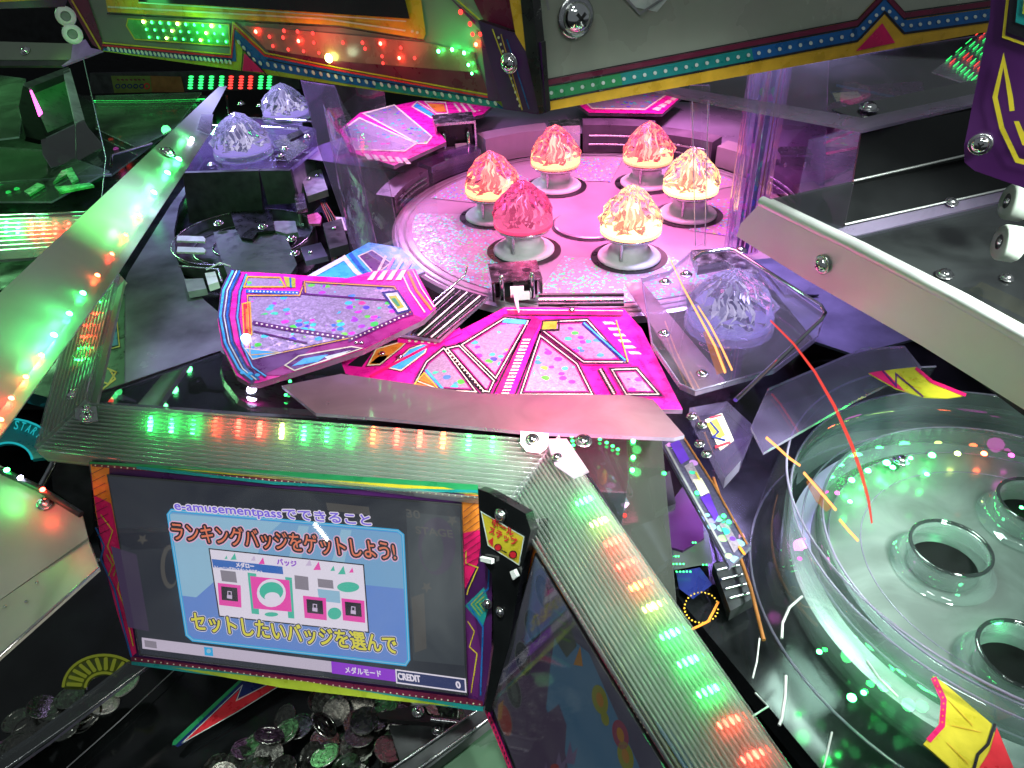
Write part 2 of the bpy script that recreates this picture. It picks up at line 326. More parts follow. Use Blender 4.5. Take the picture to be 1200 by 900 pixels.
def stroke(mb, pl, path, wd, m, lift=0.0008, closed=False):
    """printed line that follows a path; mitred"""
    n = len(path); L = []; Rr = []
    for i in range(n):
        a = path[i - 1] if (i or closed) else None; c = path[(i + 1) % n] if (i < n - 1 or closed) else None; b = path[i]
        ds = []
        for p, q in ((a, b), (b, c)):
            if p is None or q is None: continue
            d = (q[0] - p[0], q[1] - p[1]); l = math.hypot(*d) or 1; ds.append((d[0] / l, d[1] / l))
        d = (sum(q[0] for q in ds), sum(q[1] for q in ds)); l = math.hypot(*d) or 1; d = (d[0] / l, d[1] / l)
        k = 1 / max(0.35, abs(d[0] * ds[0][0] + d[1] * ds[0][1])); h = wd / 2 * k
        L.append((b[0] - d[1] * h, b[1] + d[0] * h)); Rr.append((b[0] + d[1] * h, b[1] - d[0] * h))
    for i in range(n if closed else n - 1):
        k = (i + 1) % n; ink(mb, pl, [L[i], L[k], Rr[k], Rr[i]], m, lift)
    return mb
def lerp(a, b, t): return tuple(a[i] + (b[i] - a[i]) * t for i in range(len(a)))
def along(path, n):
    seg = [math.dist(path[i], path[i + 1]) for i in range(len(path) - 1)]; T = sum(seg); out = []
    for k in range(n):
        d = T * (k + 0.5) / n
        for i, s in enumerate(seg):
            if d <= s or i == len(seg) - 1: out.append(lerp(path[i], path[i + 1], d / s)); break
            d -= s
    return out
def dots(mb, pl, path, n, rx, ry, m, lift=0.0012, ang=0.0):
    for (x, y) in along(path, n):
        pts = []
        for k in range(8):
            a = k * math.pi / 4; u = rx * math.cos(a); v = ry * math.sin(a)
            pts.append((x + u * math.cos(ang) - v * math.sin(ang), y + u * math.sin(ang) + v * math.cos(ang)))
        ink(mb, pl, pts, m, lift)
    return mb
def ell(x, y, rx, ry, n=20, ang=0):
    return [(x + rx * math.cos(a) * math.cos(ang) - ry * math.sin(a) * math.sin(ang), y + rx * math.cos(a) * math.sin(ang) + ry * math.sin(a) * math.cos(ang)) for a in [6.28318 * k / n for k in range(n)]]
def screw(parent, pos, n, r, mat='chrome', wash=True, name='screw'):
    """pan head screw with washer and cross slot"""
    n = Vector(n).normalized(); b = MB()
    if wash: b.lathe(pos, [(0, 0), (r * 1.3, 0), (r * 1.35, r * .12), (r * 1.2, r * .2), (r * .9, r * .2)], 'steel', 20, n)
    b.lathe(pos, [(r, r * .15), (r * .98, r * .4), (r * .75, r * .7), (r * .4, r * .86), (0.001 * r, r * .9)], mat, 20, n)
    x = n.orthogonal().normalized(); y = n.cross(x)
    for u, v in ((x, y), (y, x)): b.box(Vector(pos) + n * r * .85, u * r * .45, v * r * .1, n * r * .06, 'black')
    return b.build(name, parent)
def text(s, pl, a, b, h, m, up_=(0, -1), lift=0.001, off=0.0, name='lettering', parent=None, fat=None):
    """flat print: maps a line of text between two baseline points; fat = pixels the strokes are thickened by"""
    cu = bpy.data.curves.new('t', 'FONT'); cu.body = s; cu.size = 1; cu.resolution_u = 3
    o = bpy.data.objects.new('t', cu); COL.objects.link(o)
    dg = bpy.context.evaluated_depsgraph_get(); me = bpy.data.meshes.new_from_object(o.evaluated_get(dg))
    bpy.data.objects.remove(o); bpy.data.curves.remove(cu)
    co = [v.co.copy() for v in me.vertices]
    x0 = min(c.x for c in co); x1 = max(c.x for c in co); cap = 0.72 if s.isascii() else 0.80
    fat = off * 12 if fat is None else fat
    mb = MB(); l = math.hypot(*up_); ux, uy = up_[0] / l, up_[1] / l; k = mb.mi(m)
    sh = [(0, 0)] if fat <= 0 else [(fat * math.cos(q), fat * math.sin(q)) for q in [6.28318 * i / (12 if fat > 1 else 6) for i in range(12 if fat > 1 else 6)]] + [(0, 0)]
    for n_, (dx, dy) in enumerate(sh):
        base = len(mb.v)
        for c in co:
            t = (c.x - x0) / (x1 - x0); x, y = lerp(a, b, t); q = c.y / cap * h
            mb.v.append(pl.at(x + ux * q + dx, y + uy * q + dy, lift + n_ * 1e-6))
        for p in me.polygons: mb.f.append([base + i for i in p.vertices]); mb.m.append(k); mb.sm.append(False)
    bpy.data.meshes.remove(me)
    return mb.build(name, parent)
def proj(p):
    v = Vector(p) - CAMP; d = v.dot(fw); return 600 + F * v.dot(ri) / d, 450 - F * v.dot(up) / d
def fit(pxs, z):
    A = np.array([[P(x, y, z).x, P(x, y, z).y, 1] for x, y in pxs]); b = -(A[:, 0] ** 2 + A[:, 1] ** 2)
    D = np.linalg.lstsq(A, b, rcond=None)[0]; c = Vector((-D[0] / 2, -D[1] / 2, z)); return c, math.sqrt(c.x ** 2 + c.y ** 2 - D[2])
def led(parent, pos, n, r, m, name='led'):
    b = MB(); n = Vector(n); b.lathe(pos, [(r, 0), (r, r * .3), (r * .7, r * .7), (0.0001, r * .9)], m, 10, n, smooth=True); return b.build(name, parent)
# ================================================================== SETTING
b = MB(); b.prism([(-6, -3, -0.9), (6, -3, -0.9), (6, 8, -0.9), (-6, 8, -0.9)], Vector((0, 0, -0.05)), 'floor_dark'); b.build('floor', kind='structure')
b = MB(); b.prism([(-6, 5.0, -0.9), (6, 5.0, -0.9), (6, 5.0, 2.4), (-6, 5.0, 2.4)], Vector((0, 0.1, 0)), 'floor_dark'); b.build('back_wall', kind='structure')
DK = Z(-0.06)
b = MB(); slab(b, DK, [(104, 478), (645, 520), (1010, 960), (1700, 960), (1500, 70), (-300, 70), (-120, 420)], 0.02, 'black_gloss'); b.build('cabinet_deck', kind='structure')
PIT = Z(-0.175)
b = MB(); slab(b, PIT, [(-500, 480), (900, 480), (1200, 1300), (-600, 1300)], 0.02, 'black_gloss'); b.build('pit_floor', kind='structure')

# ================================================================== TURNTABLE
z0 = 0.0; TP = Z(z0)
cT, rT = fit([(578, 254), (651, 219), (757, 215), (806, 252), (737, 301), (614, 293)], z0)
RT = rT * 2.02
t = thing('turntable', 'pale round turntable carrying six crystal lamps under pink light', 'turntable', cT)
b = MB(); b.lathe(cT, [(RT, -0.012), (RT, -0.002), (RT * .985, 0), (RT * .25, 0), (0.0001, 0)], 'turntable_white', 96, smooth=False); b.build('disc', t)
b = MB()
for r0, r1, m in ((RT * .93, RT * .942, 'grey'), (RT * .965, RT * .975, 'grey')):
    b.lathe(cT, [(r0, .0012), (r1, .0012)], m, 96, smooth=False)
b.build('groove_ring', t)
b = MB(); rc = rad(690, 263, 0, 43); cc = P(692, 264, 0)
b.lathe(cc, [(rc, 0.0008), (rc, 0.0035), (rc * .96, 0.005), (0.0001, 0.005)], 'turntable_white', 48, smooth=False); b.lathe(cc, [(rc * 1.07, 0.0010), (rc * .99, 0.0010)], 'charcoal', 48, smooth=False); b.build('centre_cap', t)
# holographic fan stickers between the lamps
for i, (a0, a1) in enumerate(((118, 158), (172, 236), (72, 108), (248, 300), (-28, 12), (22, 58))):
    b = MB(); b.lathe(cT, [(RT * .90, .0010), (RT * .52 if i in (0, 1) else rT * .98, .0010)], 'foil_green' if i in (1, 3) else 'foil_table', 16, a0=R(a0), a1=R(a1), smooth=False); b.build('foil_sticker', t)

def crystal_mesh(parent, c, r, h, m, seed, peaks=1):
    """rock-like faceted dome"""
    rnd = random.Random(seed); n = 30; prof = [(1.0, 0.0), (1.0, .18), (.97, .32), (.86, .48), (.68, .66), (.50, .79), (.34, .91), (.14, 1.0)]
    rows = []
    for k, (pr, ph) in enumerate(prof):
        row = []
        for j in range(n):
            a = 2 * math.pi * (j + (0.5 if k in (3, 5, 7) else 0)) / n
            jt = 1 if k < 2 else 1 + .09 * math.sin(a * 5 + seed) * min(1, k / 3) * .6 + (.045 if j % 2 else -.045) + rnd.uniform(-.06, .06)
            hh = ph + (0 if k < 2 or k == 7 else rnd.uniform(-.035, .035))
            row.append(c + Vector((math.cos(a) * pr * jt * r, math.sin(a) * pr * jt * r, hh * h)))
        rows.append(row)
    b = MB()
    N = n
    for i in range(len(rows) - 1):
        for j in range(N):
            k = (j + 1) % N
            if i < 1: b.face([rows[i][j], rows[i][k], rows[i + 1][k], rows[i + 1][j]], m)
            elif i % 2: b.face([rows[i][j], rows[i][k], rows[i + 1][j]], m); b.face([rows[i][k], rows[i + 1][k], rows[i + 1][j]], m)
            else: b.face([rows[i][j], rows[i + 1][k], rows[i + 1][j]], m); b.face([rows[i][j], rows[i][k], rows[i + 1][k]], m)
    top = c + Vector((0, 0, h * 1.05))
    for j in range(N): b.face([rows[-1][j], rows[-1][(j + 1) % N], top], m)
    b.face(rows[0][::-1], m)
    return b.build('crystal_dome', parent)
def crystal_core(parent, c, r, h, m, seed):
    rnd = random.Random(seed + 50); b = MB()
    b.lathe(c, [(r * .86, 0.002), (r * .86, r * .07), (r * .3, r * .10), (0.0001, r * .10)], m, 24, smooth=False)
    b.build('bulb_plate', parent)
    b = MB(); n = 11                                # inner fluted core that glows itself, added for sparkle in the dome
    rows = []
    for k, (pr, ph) in enumerate(((.62, .10), (.34, .34), (.20, .62), (.03, .92))):
        rows.append([c + Vector((math.cos(6.2832 * (j + .5 * (k % 2)) / n) * pr * r * (1.35 if j % 2 else .5), math.sin(6.2832 * (j + .5 * (k % 2)) / n) * pr * r * (1.35 if j % 2 else .5), ph * h)) for j in range(n)])
    b.grid(rows, m + '_core', close=True, smooth=False)
    return b.build('light_cone', parent)
def prism_glow(name, ca, cb, sa, sb):  # bright and dim flecks put into the core's emission
    m, t, b, o = nt(name); N = t.nodes; L = t.links; N.remove(b)
    tc = N.new('ShaderNodeTexCoord'); mp = N.new('ShaderNodeMapping'); mp.inputs['Scale'].default_value = (1, 1, .35); v = N.new('ShaderNodeTexVoronoi'); v.inputs['Scale'].default_value = 150
    L.new(tc.outputs['Object'], mp.inputs[0]); L.new(mp.outputs[0], v.inputs['Vector']); sp = N.new('ShaderNodeSeparateColor'); L.new(v.outputs['Color'], sp.inputs[0])
    mx = N.new('ShaderNodeMixRGB'); mx.inputs[1].default_value = (*ca, 1); mx.inputs[2].default_value = (*cb, 1); L.new(sp.outputs[0], mx.inputs[0])
    mr = N.new('ShaderNodeMapRange'); mr.inputs['To Min'].default_value = sa; mr.inputs['To Max'].default_value = sb; L.new(sp.outputs[0], mr.inputs[0])
    e = N.new('ShaderNodeEmission'); L.new(mx.outputs[0], e.inputs[0]); L.new(mr.outputs[0], e.inputs[1]); L.new(e.outputs[0], o.inputs[0])
prism_glow('glow_warm_core', (1.0, 0.22, 0.22), (1.0, 0.62, 0.34), .7, 3.4); prism_glow('glow_amber_core', (1.0, 0.34, 0.22), (1.0, 0.70, 0.34), .8, 3.6)
prism_glow('glow_rose_core', (1.0, 0.14, 0.36), (1.0, 0.36, 0.58), .5, 1.9); prism_glow('glow_violet_core', (0.45, 0.38, 1.0), (0.8, 0.75, 1.0), .15, 1.0)
def table_lamp(px, py, label, glow, dome, seed, power, lc):
    c = P(px, py, z0); r = rad(px, py, 0.05, 33.5 if True else 0)
    r = rad(691, 258, 0, 31.5)
    t = thing('crystal_lamp', label, 'lamp', c, 'crystal lamps standing on the turntable')
    b = MB(); b.lathe(c, [(r * 1.28, .0014), (r * 1.02, .0014)], 'black', 40, smooth=False); b.build('well_ring', t)  # shade of the open well put into a flat black ring
    b = MB(); b.lathe(c, [(r * 1.05, .002), (r * 1.05, r * .10), (r * .98, r * .17), (r * .72, r * .18), (r * .70, r * .32), (r * .60, r * .34), (r * .60, r * .70), (r * .72, r * .74)], 'white_plastic', 40); b.build('base_disc', t)
    b = MB(); b.lathe(c, [(r * .66, r * .74), (r * .92, r * .84), (r * .95, r * .90), (r * .95, r * .95), (r * .6, r * .97)], 'steel', 40); b.build('collar', t)
    for u, v in ((-.36, -.62),):
        b = MB(); b.lathe(c + Vector((u * r, v * r, 0)), [(r * .05, r * .18), (r * .05, r * .86)], 'steel', 10); b.build('pin', t)
    d = c + Vector((0, 0, r * .98))
    crystal_mesh(t, d, r, r * 1.48, dome, seed); crystal_core(t, d, r, r * 1.25, glow, seed)
    point('crystal_bulb', d + Vector((0, 0, r * .62)), lc, power, r * .25)
G = (1.0, 0.42, 0.22)
table_lamp(578, 254, 'glowing orange crystal lamp at the far left of the turntable ring', 'glow_warm', 'crystal_pink', 1, 0.018, G)
table_lamp(651, 219, 'glowing pink and yellow crystal lamp at the back, left of centre', 'glow_warm', 'crystal_pink', 2, 0.018, G)
table_lamp(757, 215, 'glowing red tinted crystal lamp at the back, right of centre', 'glow_warm', 'crystal_pink', 3, 0.018, (1, .2, .2))
table_lamp(806, 252, 'brightest crystal lamp, warm yellow, at the far right of the ring', 'glow_amber', 'crystal_clear', 4, 0.018, G)
table_lamp(737, 302, 'amber crystal lamp at the front, right of the round centre cap', 'glow_amber', 'crystal_clear', 5, 0.018, (1, .55, .25))
table_lamp(614, 294, 'unlit rose pink crystal lamp at the front left of the ring', 'glow_rose', 'crystal_pink', 6, 0.02, (1, .15, .4))  # added rose glow and point light brighten this unlit lamp

# ---- ring of blocks behind and around the turntable
def rim_pt(a, k, z): return cT + Vector((math.cos(R(a)) * RT * k, math.sin(R(a)) * RT * k, z))
t = thing('turntable_surround', 'dark and pale segmented wall curving round the back of the turntable', 'surround', rim_pt(90, 1.05, 0))
for i, (a0, a1, m, h) in enumerate(((148, 172, 'rear_dark', .028), (124, 146, 'acrylic_violet', .030), (99, 122, 'turntable_white', .046), (88, 98, 'steel', .05), (64, 87, 'rear_dark', .05), (42, 62, 'rear_dark', .04), (20, 40, 'turntable_white', .035), (-4, 18, 'rear_dark', .03))):
    b = MB(); rows = []
    for k, z in ((1.005, 0.0), (1.005, h), (1.10, h + .004), (1.10, -0.03)): rows.append([rim_pt(a0 + (a1 - a0) * j / 8, k, z) for j in range(9)])
    b.grid(rows, m, smooth=False)
    b.face([r[0] for r in rows], m); b.face([r[-1] for r in rows][::-1], m); b.build('wall_block', t)
    if m == 'rear_dark':
        for zz in (.3, .62):
            b = MB(); b.tube([rim_pt(a0 + 2 + (a1 - a0 - 4) * j / 8, .998, h * zz) for j in range(9)], .0022, 'steel', 6); b.build('trim_rail', t)

b = MB(); b.lathe(cT + Vector((0, 0, .026)), [(RT * 1.10, 0), (RT * 1.9, 0), (RT * 1.9, -.03)], 'rear_haze_violet', 48, a0=R(-40), a1=R(152), smooth=False); b.build('rear_haze_deck', kind='structure')  # added plate; its violet grey stands in for the haze behind
t = thing('turntable_haze_wall', 'tall clear wall, added for haze, curving round the turntable', 'clear wall', cT)  # clear sheet added so its frost gives a pink haze
for a0, a1, nm in ((-62, 8, 'haze_sheet'), (150, 236, 'haze_sheet')):
    b = MB(); rows = []
    for zz, kk in ((.0, 1.20), (.10, 1.205), (.21, 1.21)): rows.append([cT + Vector((math.cos(R(a0 + (a1 - a0) * j / 24)) * RT * kk, math.sin(R(a0 + (a1 - a0) * j / 24)) * RT * kk, zz)) for j in range(25)])
    b.grid(rows, 'dome_haze'); b.build(nm, t)
# ---- holographic deck plates behind the turntable
hz = 0.055; HP = Z(hz)
def art_plate(name, label, cat, pl, outline, th, base, group=None):
    t = thing(name, label, cat, ctr([pl.at(*q) for q in outline]), group)
    b = MB(); slab(b, pl, outline, th, base, 'acrylic_edge'); b.build('plate', t); return t
t = art_plate('back_art_plate', 'pink edged holographic plate behind the turntable on the left', 'art plate', HP, [(398, 152), (422, 132), (490, 118), (580, 121), (566, 134), (510, 148), (523, 166), (462, 194), (410, 178)], .006, 'ink_magenta')
b = MB()
for c in ([(403, 151), (421, 138), (488, 168), (474, 177), (416, 175)], [(426, 133), (462, 123), (506, 160), (500, 168), (490, 168)]):
    ink(b, HP, c, 'foil_silver'); stroke(b, HP, c, 1.6, 'ink_cream', closed=True)
b.build('foil_panel', t)
b = MB()
for x in range(6): ink(b, HP, [(426 + x * 9, 180 + x), (431 + x * 9, 180 + x), (437 + x * 9, 187 + x), (431 + x * 9, 187 + x)], 'ink_cream')
ink(b, HP, [(484, 124), (489, 121), (509, 134), (505, 137)], 'ink_sky'); ink(b, HP, [(500, 121), (520, 122), (523, 131), (512, 131)], 'ink_orange')
stroke(b, HP, [(483, 125), (489, 119), (513, 134), (506, 138)], 1.3, 'ink_cream', closed=True); stroke(b, HP, [(498, 119), (522, 120), (525, 133), (511, 133)], 1.3, 'ink_cream', closed=True)
stroke(b, HP, [(505, 141), (530, 136), (566, 128)], 4, 'ink_magenta'); dots(b, HP, [(507, 141), (530, 136), (564, 129)], 12, 1.2, .8, 'ink_cream')
for x in (532, 540, 548): stroke(b, HP, [(x, 121), (x + 8, 131)], 2.4, 'ink_cream')
b.build('print', t)
t = art_plate('back_art_plate', 'pink edged holographic plate behind the turntable, right of the centre post', 'art plate', HP, [(672, 118), (690, 132), (776, 133), (800, 112), (770, 105), (700, 108)], .006, 'ink_magenta')
b = MB(); c = [(684, 118), (694, 127), (756, 128), (782, 110), (764, 107), (700, 111)]; ink(b, HP, c, 'foil_silver'); stroke(b, HP, c, 1.5, 'ink_cream', closed=True); b.build('foil_panel', t)
b = MB()
for x in range(4): ink(b, HP, [(764 + x * 7, 128 - x * 4), (769 + x * 7, 125 - x * 4), (776 + x * 6, 126 - x * 4), (772 + x * 6, 130 - x * 4)], 'ink_cream')
b.build('print', t)

def bracket(name, label, c, s, yaw, group='steel bracket blocks round the turntable', hf=1.0):
    """bent steel bracket with two holes, a pin and a nylon clip"""
    t = thing(name, label, 'bracket', c, group); cz, sn = math.cos(yaw), math.sin(yaw)
    x = Vector((cz, sn, 0)) * s; y = Vector((-sn, cz, 0)) * s; zz = Vector((0, 0, s * hf))
    b = MB(); b.box(c + zz * .95, x * .5, y * .42, zz * .03, 'steel'); b.box(c + zz * .55 - x * .48, x * .02, y * .42, zz * .40, 'steel'); b.box(c + zz * .6 + x * .48, x * .02, y * .42, zz * .34, 'steel'); b.build('shell', t)
    b = MB(); b.box(c + zz * .5 + y * .06, x * .42, y * .30, zz * .36, 'black'); b.build('inner_block', t)
    b = MB()
    for q in (-.24, .24): b.lathe(c + zz * .985 + x * q, [(s * .09, .0), (0.0001, .0)], 'black', 14, smooth=False)  # shade inside the holes put into flat black discs
    b.build('hole_disc', t)
    for q in (-.3, .3):
        b = MB(); b.lathe(c + x * q - y * .40 + zz * .2, [(s * .05, 0), (s * .05, s * .5), (s * .02, s * .54)], 'chrome', 10); b.build('pin', t)
    b = MB(); b.box(c + zz * .32 + x * .1 - y * .42, x * .14, y * .06, zz * .13, 'white_plastic'); b.build('clip', t)
    return t
bracket('sensor_bracket', 'small steel bracket block behind the leftmost crystal lamp', P(535, 184, 0), rad(535, 170, 0, 44), R(8))
bracket('sensor_bracket', 'small steel bracket block seen through the clear tube on the right', P(924, 212, 0), rad(924, 190, 0, 34), R(-6))

# ================================================================== FRONT ART PANELS
FP = Z(0.022)
out = [(592, 360), (660, 361), (731, 362), (752, 385), (800, 480), (600, 478), (480, 460), (405, 438), (400, 425), (465, 396), (520, 397)]
t = art_plate('centre_art_plate', 'magenta art plate with pink holographic cells and ladder stripe in front of the turntable', 'art plate', FP, out, .005, 'ink_magenta')
cells = [[(591, 373), (619, 376), (581, 443), (541, 404)], [(520, 408), (500, 424), (488, 446), (517, 457), (558, 459)], [(538, 405), (579, 446), (573, 459), (567, 458), (524, 408)],
         [(641, 377), (688, 375), (732, 424), (684, 424), (637, 388)], [(633, 393), (676, 426), (694, 462), (610, 462)], [(717, 433), (746, 432), (772, 462), (734, 462)]]
for c in cells:
    b = MB(); ink(b, FP, c, 'foil_silver', .0006); stroke(b, FP, c, 7.5, 'ink_wine', .0008, True); stroke(b, FP, c, 4.6, 'ink_black', .0010, True); stroke(b, FP, c, 1.1, 'ink_cream', .0012, True); b.build('foil_panel', t)
b = MB()
stroke(b, FP, [(628, 372), (606, 415), (588, 462)], 15, 'ink_crimson', .0005); stroke(b, FP, [(621, 374), (578, 462)], 2.2, 'ink_black'); stroke(b, FP, [(637, 378), (604, 462)], 2.2, 'ink_black')
for k in range(17):
    u = lerp((617, 398), (592, 461), k / 16); ink(b, FP, [(u[0] - 4, u[1] - 1), (u[0] + 5, u[1] - 1), (u[0] + 4, u[1] + 1), (u[0] - 5, u[1] + 1)], 'ink_cream', .0011)
for p in ([(521, 408), (568, 460)], [(703, 432), (720, 462)]):
    stroke(b, FP, p, 7, 'ink_black', .001); dots(b, FP, p, 15, 1.4, 1.0, 'ink_cream', .0013)
stroke(b, FP, [(722, 375), (736, 424)], 1.5, 'ink_gold', .0014)
stroke(b, FP, [(683, 378), (733, 423)], 5, 'ink_navy', .0013); stroke(b, FP, [(684, 378), (733, 422)], 1.6, 'ink_sky', .0015)
stroke(b, FP, [(595, 365), (660, 366), (730, 367)], 5, 'ink_crimson', .0006); stroke(b, FP, [(590, 369), (728, 370)], 1.3, 'ink_black')
stroke(b, FP, [(594, 363), (730, 364)], 1.0, 'ink_cream', .001)
ink(b, FP, [(592, 373), (618, 375), (615, 380), (588, 378)], 'ink_sky', .0013); ink(b, FP, [(636, 376), (653, 375), (652, 386), (634, 386)], 'ink_lime', .0014); stroke(b, FP, [(636, 376), (655, 375), (655, 386), (634, 387)], 1.8, 'ink_black', .0016, True)
for k in range(6): ink(b, FP, [(706 + k * 6, 377 + k * 7), (718 + k * 6, 377 + k * 7), (722 + k * 6, 380 + k * 7), (709 + k * 6, 380 + k * 7)], 'ink_cream', .0007)
ink(b, FP, [(486, 452), (497, 439), (513, 457)], 'ink_orange', .0010); stroke(b, FP, [(484, 452), (497, 437), (515, 457)], 1.6, 'ink_yellow', .0012, True); stroke(b, FP, [(499, 433), (519, 456)], 3, 'ink_sky', .0012)
for c, m in (([(431, 428), (441, 409), (479, 398), (470, 407), (445, 427)], 'ink_orange'), ([(456, 431), (480, 409), (502, 401), (498, 413), (470, 434)], 'ink_sky'), ([(434, 426), (443, 418), (455, 416), (448, 426)], 'ink_yellow')):
    ink(b, FP, c, m, .0009)
    if m != 'ink_yellow': stroke(b, FP, c, 3.2, 'ink_maroon', .0007, True); stroke(b, FP, c, 1.3, 'ink_cream', .0011, True)
ink(b, FP, [(407, 428), (437, 406), (470, 396), (476, 398), (440, 408), (424, 430)], 'ink_black', .0005); stroke(b, FP, [(466, 398), (510, 401), (540, 387)], 7, 'ink_magenta', .0013); dots(b, FP, [(476, 399), (514, 402)], 5, 2, 1.3, 'ink_cream', .0016)
stroke(b, FP, [(434, 441), (508, 402)], 3, 'ink_crimson', .0012)
b.build('print', t)
for q in ((448, 415), (469, 419), (670, 364)): screw(t, FP.at(q[0], q[1], .001), (0, 0, 1), rad(q[0], q[1], .02, 3.8), wash=False)

LP = Pl((260, 360, .058), (505, 355, .052), (295, 440, .058))
out = [(269, 318), (300, 319), (407, 326), (440, 317), (486, 315), (511, 361), (496, 375), (425, 410), (370, 428), (302, 449), (292, 449), (277, 440), (260, 405), (255, 375), (258, 345)]
t = art_plate('left_art_plate', 'blue rimmed magenta art plate with silver flake panel, overlapping from the left', 'art plate', LP, out, .006, 'ink_magenta')
b = MB(); c = [(290, 346), (351, 346), (357, 330), (462, 336), (481, 366), (420, 394), (330, 413), (293, 416)]
ink(b, LP, c, 'foil_silver'); stroke(b, LP, c, 3, 'ink_purple', .0009, True); stroke(b, LP, c, 1.1, 'ink_gold', .0012, True); c2 = [(290, 324), (328, 325), (334, 336), (286, 336)]; ink(b, LP, c2, 'foil_silver'); stroke(b, LP, c2, 1.6, 'ink_gold', .0012, True); b.build('foil_panel', t)
b = MB()
arc = [(277, 317), (266, 340), (262, 370), (268, 402), (284, 432), (300, 445)]
stroke(b, LP, arc, 14, 'ink_deep_purple', .0005)
for o_, wd, m in ((-4, 2.6, 'ink_sky'), (0.5, 1.4, 'ink_pale'), (4, 2.4, 'ink_blue')): stroke(b, LP, [(x + o_, y) for x, y in arc], wd, m, .0009)
arc2 = [(289, 321), (281, 342), (278, 372), (284, 404), (296, 430), (312, 441)]
stroke(b, LP, arc2, 5, 'ink_purple', .0006); stroke(b, LP, arc2, 1.6, 'ink_sky', .0012)
dots(b, LP, [(280, 436), (306, 440)], 3, 3.2, 2, 'ink_sky', .0014)
ink(b, LP, [(300, 440), (292, 418), (330, 413), (420, 395), (481, 367), (498, 374), (425, 409), (330, 440)], 'ink_wine', .0004)
ink(b, LP, [(292, 418), (330, 413), (370, 405), (345, 423), (310, 438), (299, 440)], 'ink_purple', .0006)
c = [(334, 428), (350, 417), (412, 406), (424, 408), (400, 416), (345, 434)]; ink(b, LP, c, 'ink_purple', .0008); stroke(b, LP, c, 1.5, 'ink_cream', .0012, True); ink(b, LP, [(342, 429), (356, 420), (385, 415), (372, 424)], 'ink_sky', .0011); ink(b, LP, [(380, 418), (412, 410), (404, 414), (384, 421)], 'ink_pale', .0011)
c = [(284, 356), (293, 354), (295, 392), (286, 394)]; ink(b, LP, c, 'ink_red', .0010); stroke(b, LP, c, 1.6, 'ink_gold', .0012, True); stroke(b, LP, [(289, 362), (290, 386)], 2.5, 'ink_orange', .0013)
stroke(b, LP, [(288, 341), (350, 343)], 4, 'ink_blue', .0010); dots(b, LP, [(290, 341), (350, 343)], 14, 1.2, .9, 'ink_pale', .0013)
stroke(b, LP, [(296, 378), (340, 386), (408, 396)], 5, 'ink_purple', .0010); dots(b, LP, [(298, 378), (340, 386), (405, 396)], 18, 1.5, 1.1, 'ink_cream', .0013)
stroke(b, LP, [(408, 399), (470, 371), (484, 366)], 4.5, 'ink_purple', .0012); dots(b, LP, [(410, 398), (480, 367)], 14, 1.2, .9, 'ink_cream', .0014)
stroke(b, LP, [(352, 344), (470, 353)], 2, 'ink_purple', .0011); stroke(b, LP, [(297, 388), (360, 402)], 2, 'ink_purple', .0011)
stroke(b, LP, [(356, 329), (357, 343)], 4, 'ink_purple', .0012); stroke(b, LP, [(357, 329), (358, 343)], 1.2, 'ink_gold', .0014)
c = [(449, 343), (466, 341), (481, 363), (466, 367)]; ink(b, LP, c, 'ink_pale', .0012); stroke(b, LP, c, 2.4, 'ink_navy', .0014, True); ink(b, LP, [(455, 347), (464, 346), (474, 360), (466, 362)], 'ink_lime', .0015); ink(b, LP, [(458, 350), (463, 349), (469, 358), (466, 359)], 'ink_green', .0017)
ink(b, LP, [(287, 408), (330, 413), (296, 421)], 'ink_sky', .0011); stroke(b, LP, [(287, 408), (330, 413), (296, 421)], 1.2, 'ink_cream', .0013, True)
ink(b, LP, [(332, 324), (346, 326), (346, 337), (336, 336)], 'ink_lime', .0011); stroke(b, LP, [(340, 325), (341, 337)], 2, 'ink_blue', .0013)
for k in range(4): ink(b, LP, [(438 + k * 11, 318 - k * .5), (444 + k * 11, 317 - k * .5), (437 + k * 11, 328), (430 + k * 11, 328)], 'ink_cream', .0009)
stroke(b, LP, [(478, 318), (488, 340), (506, 363)], 3, 'ink_orange', .0010); stroke(b, LP, [(470, 318), (480, 340), (498, 366)], 1.6, 'ink_cream', .0010); stroke(b, LP, [(484, 317), (494, 338), (509, 360)], 1.4, 'ink_cream', .0012)
b.build('print', t)
for q in ((418, 402), (424, 402)): screw(t, LP.at(q[0], q[1], .001), (0, 0, 1), rad(q[0], q[1], .05, 2.6), wash=False)
led(t, LP.at(288, 396, .002), LP.n, rad(288, 396, .05, 5), 'led_white')
BP = Z(0.035)
t = art_plate('blue_art_plate', 'pale blue striped art plate tucked behind the left flake plate', 'art plate', BP, [(350, 330), (432, 284), (470, 290), (498, 318), (480, 326), (440, 326)], .004, 'ink_sky')
b = MB(); stroke(b, BP, [(402, 300), (416, 317), (428, 328)], 5, 'ink_cream'); stroke(b, BP, [(410, 297), (424, 315), (436, 326)], 5, 'ink_blue'); ink(b, BP, [(420, 300), (436, 293), (458, 308), (440, 322)], 'ink_purple'); stroke(b, BP, [(420, 300), (436, 293), (458, 308), (440, 322)], 1.4, 'ink_cream', .001, True)
for k in range(4): stroke(b, BP, [(452 + k * 10, 300 + k * 2), (440 + k * 10, 324)], 3, 'ink_pink' if k % 2 else 'ink_cream', .0012)
stroke(b, BP, [(360, 326), (402, 303)], 5, 'ink_pale', .0008)
b.build('print', t)

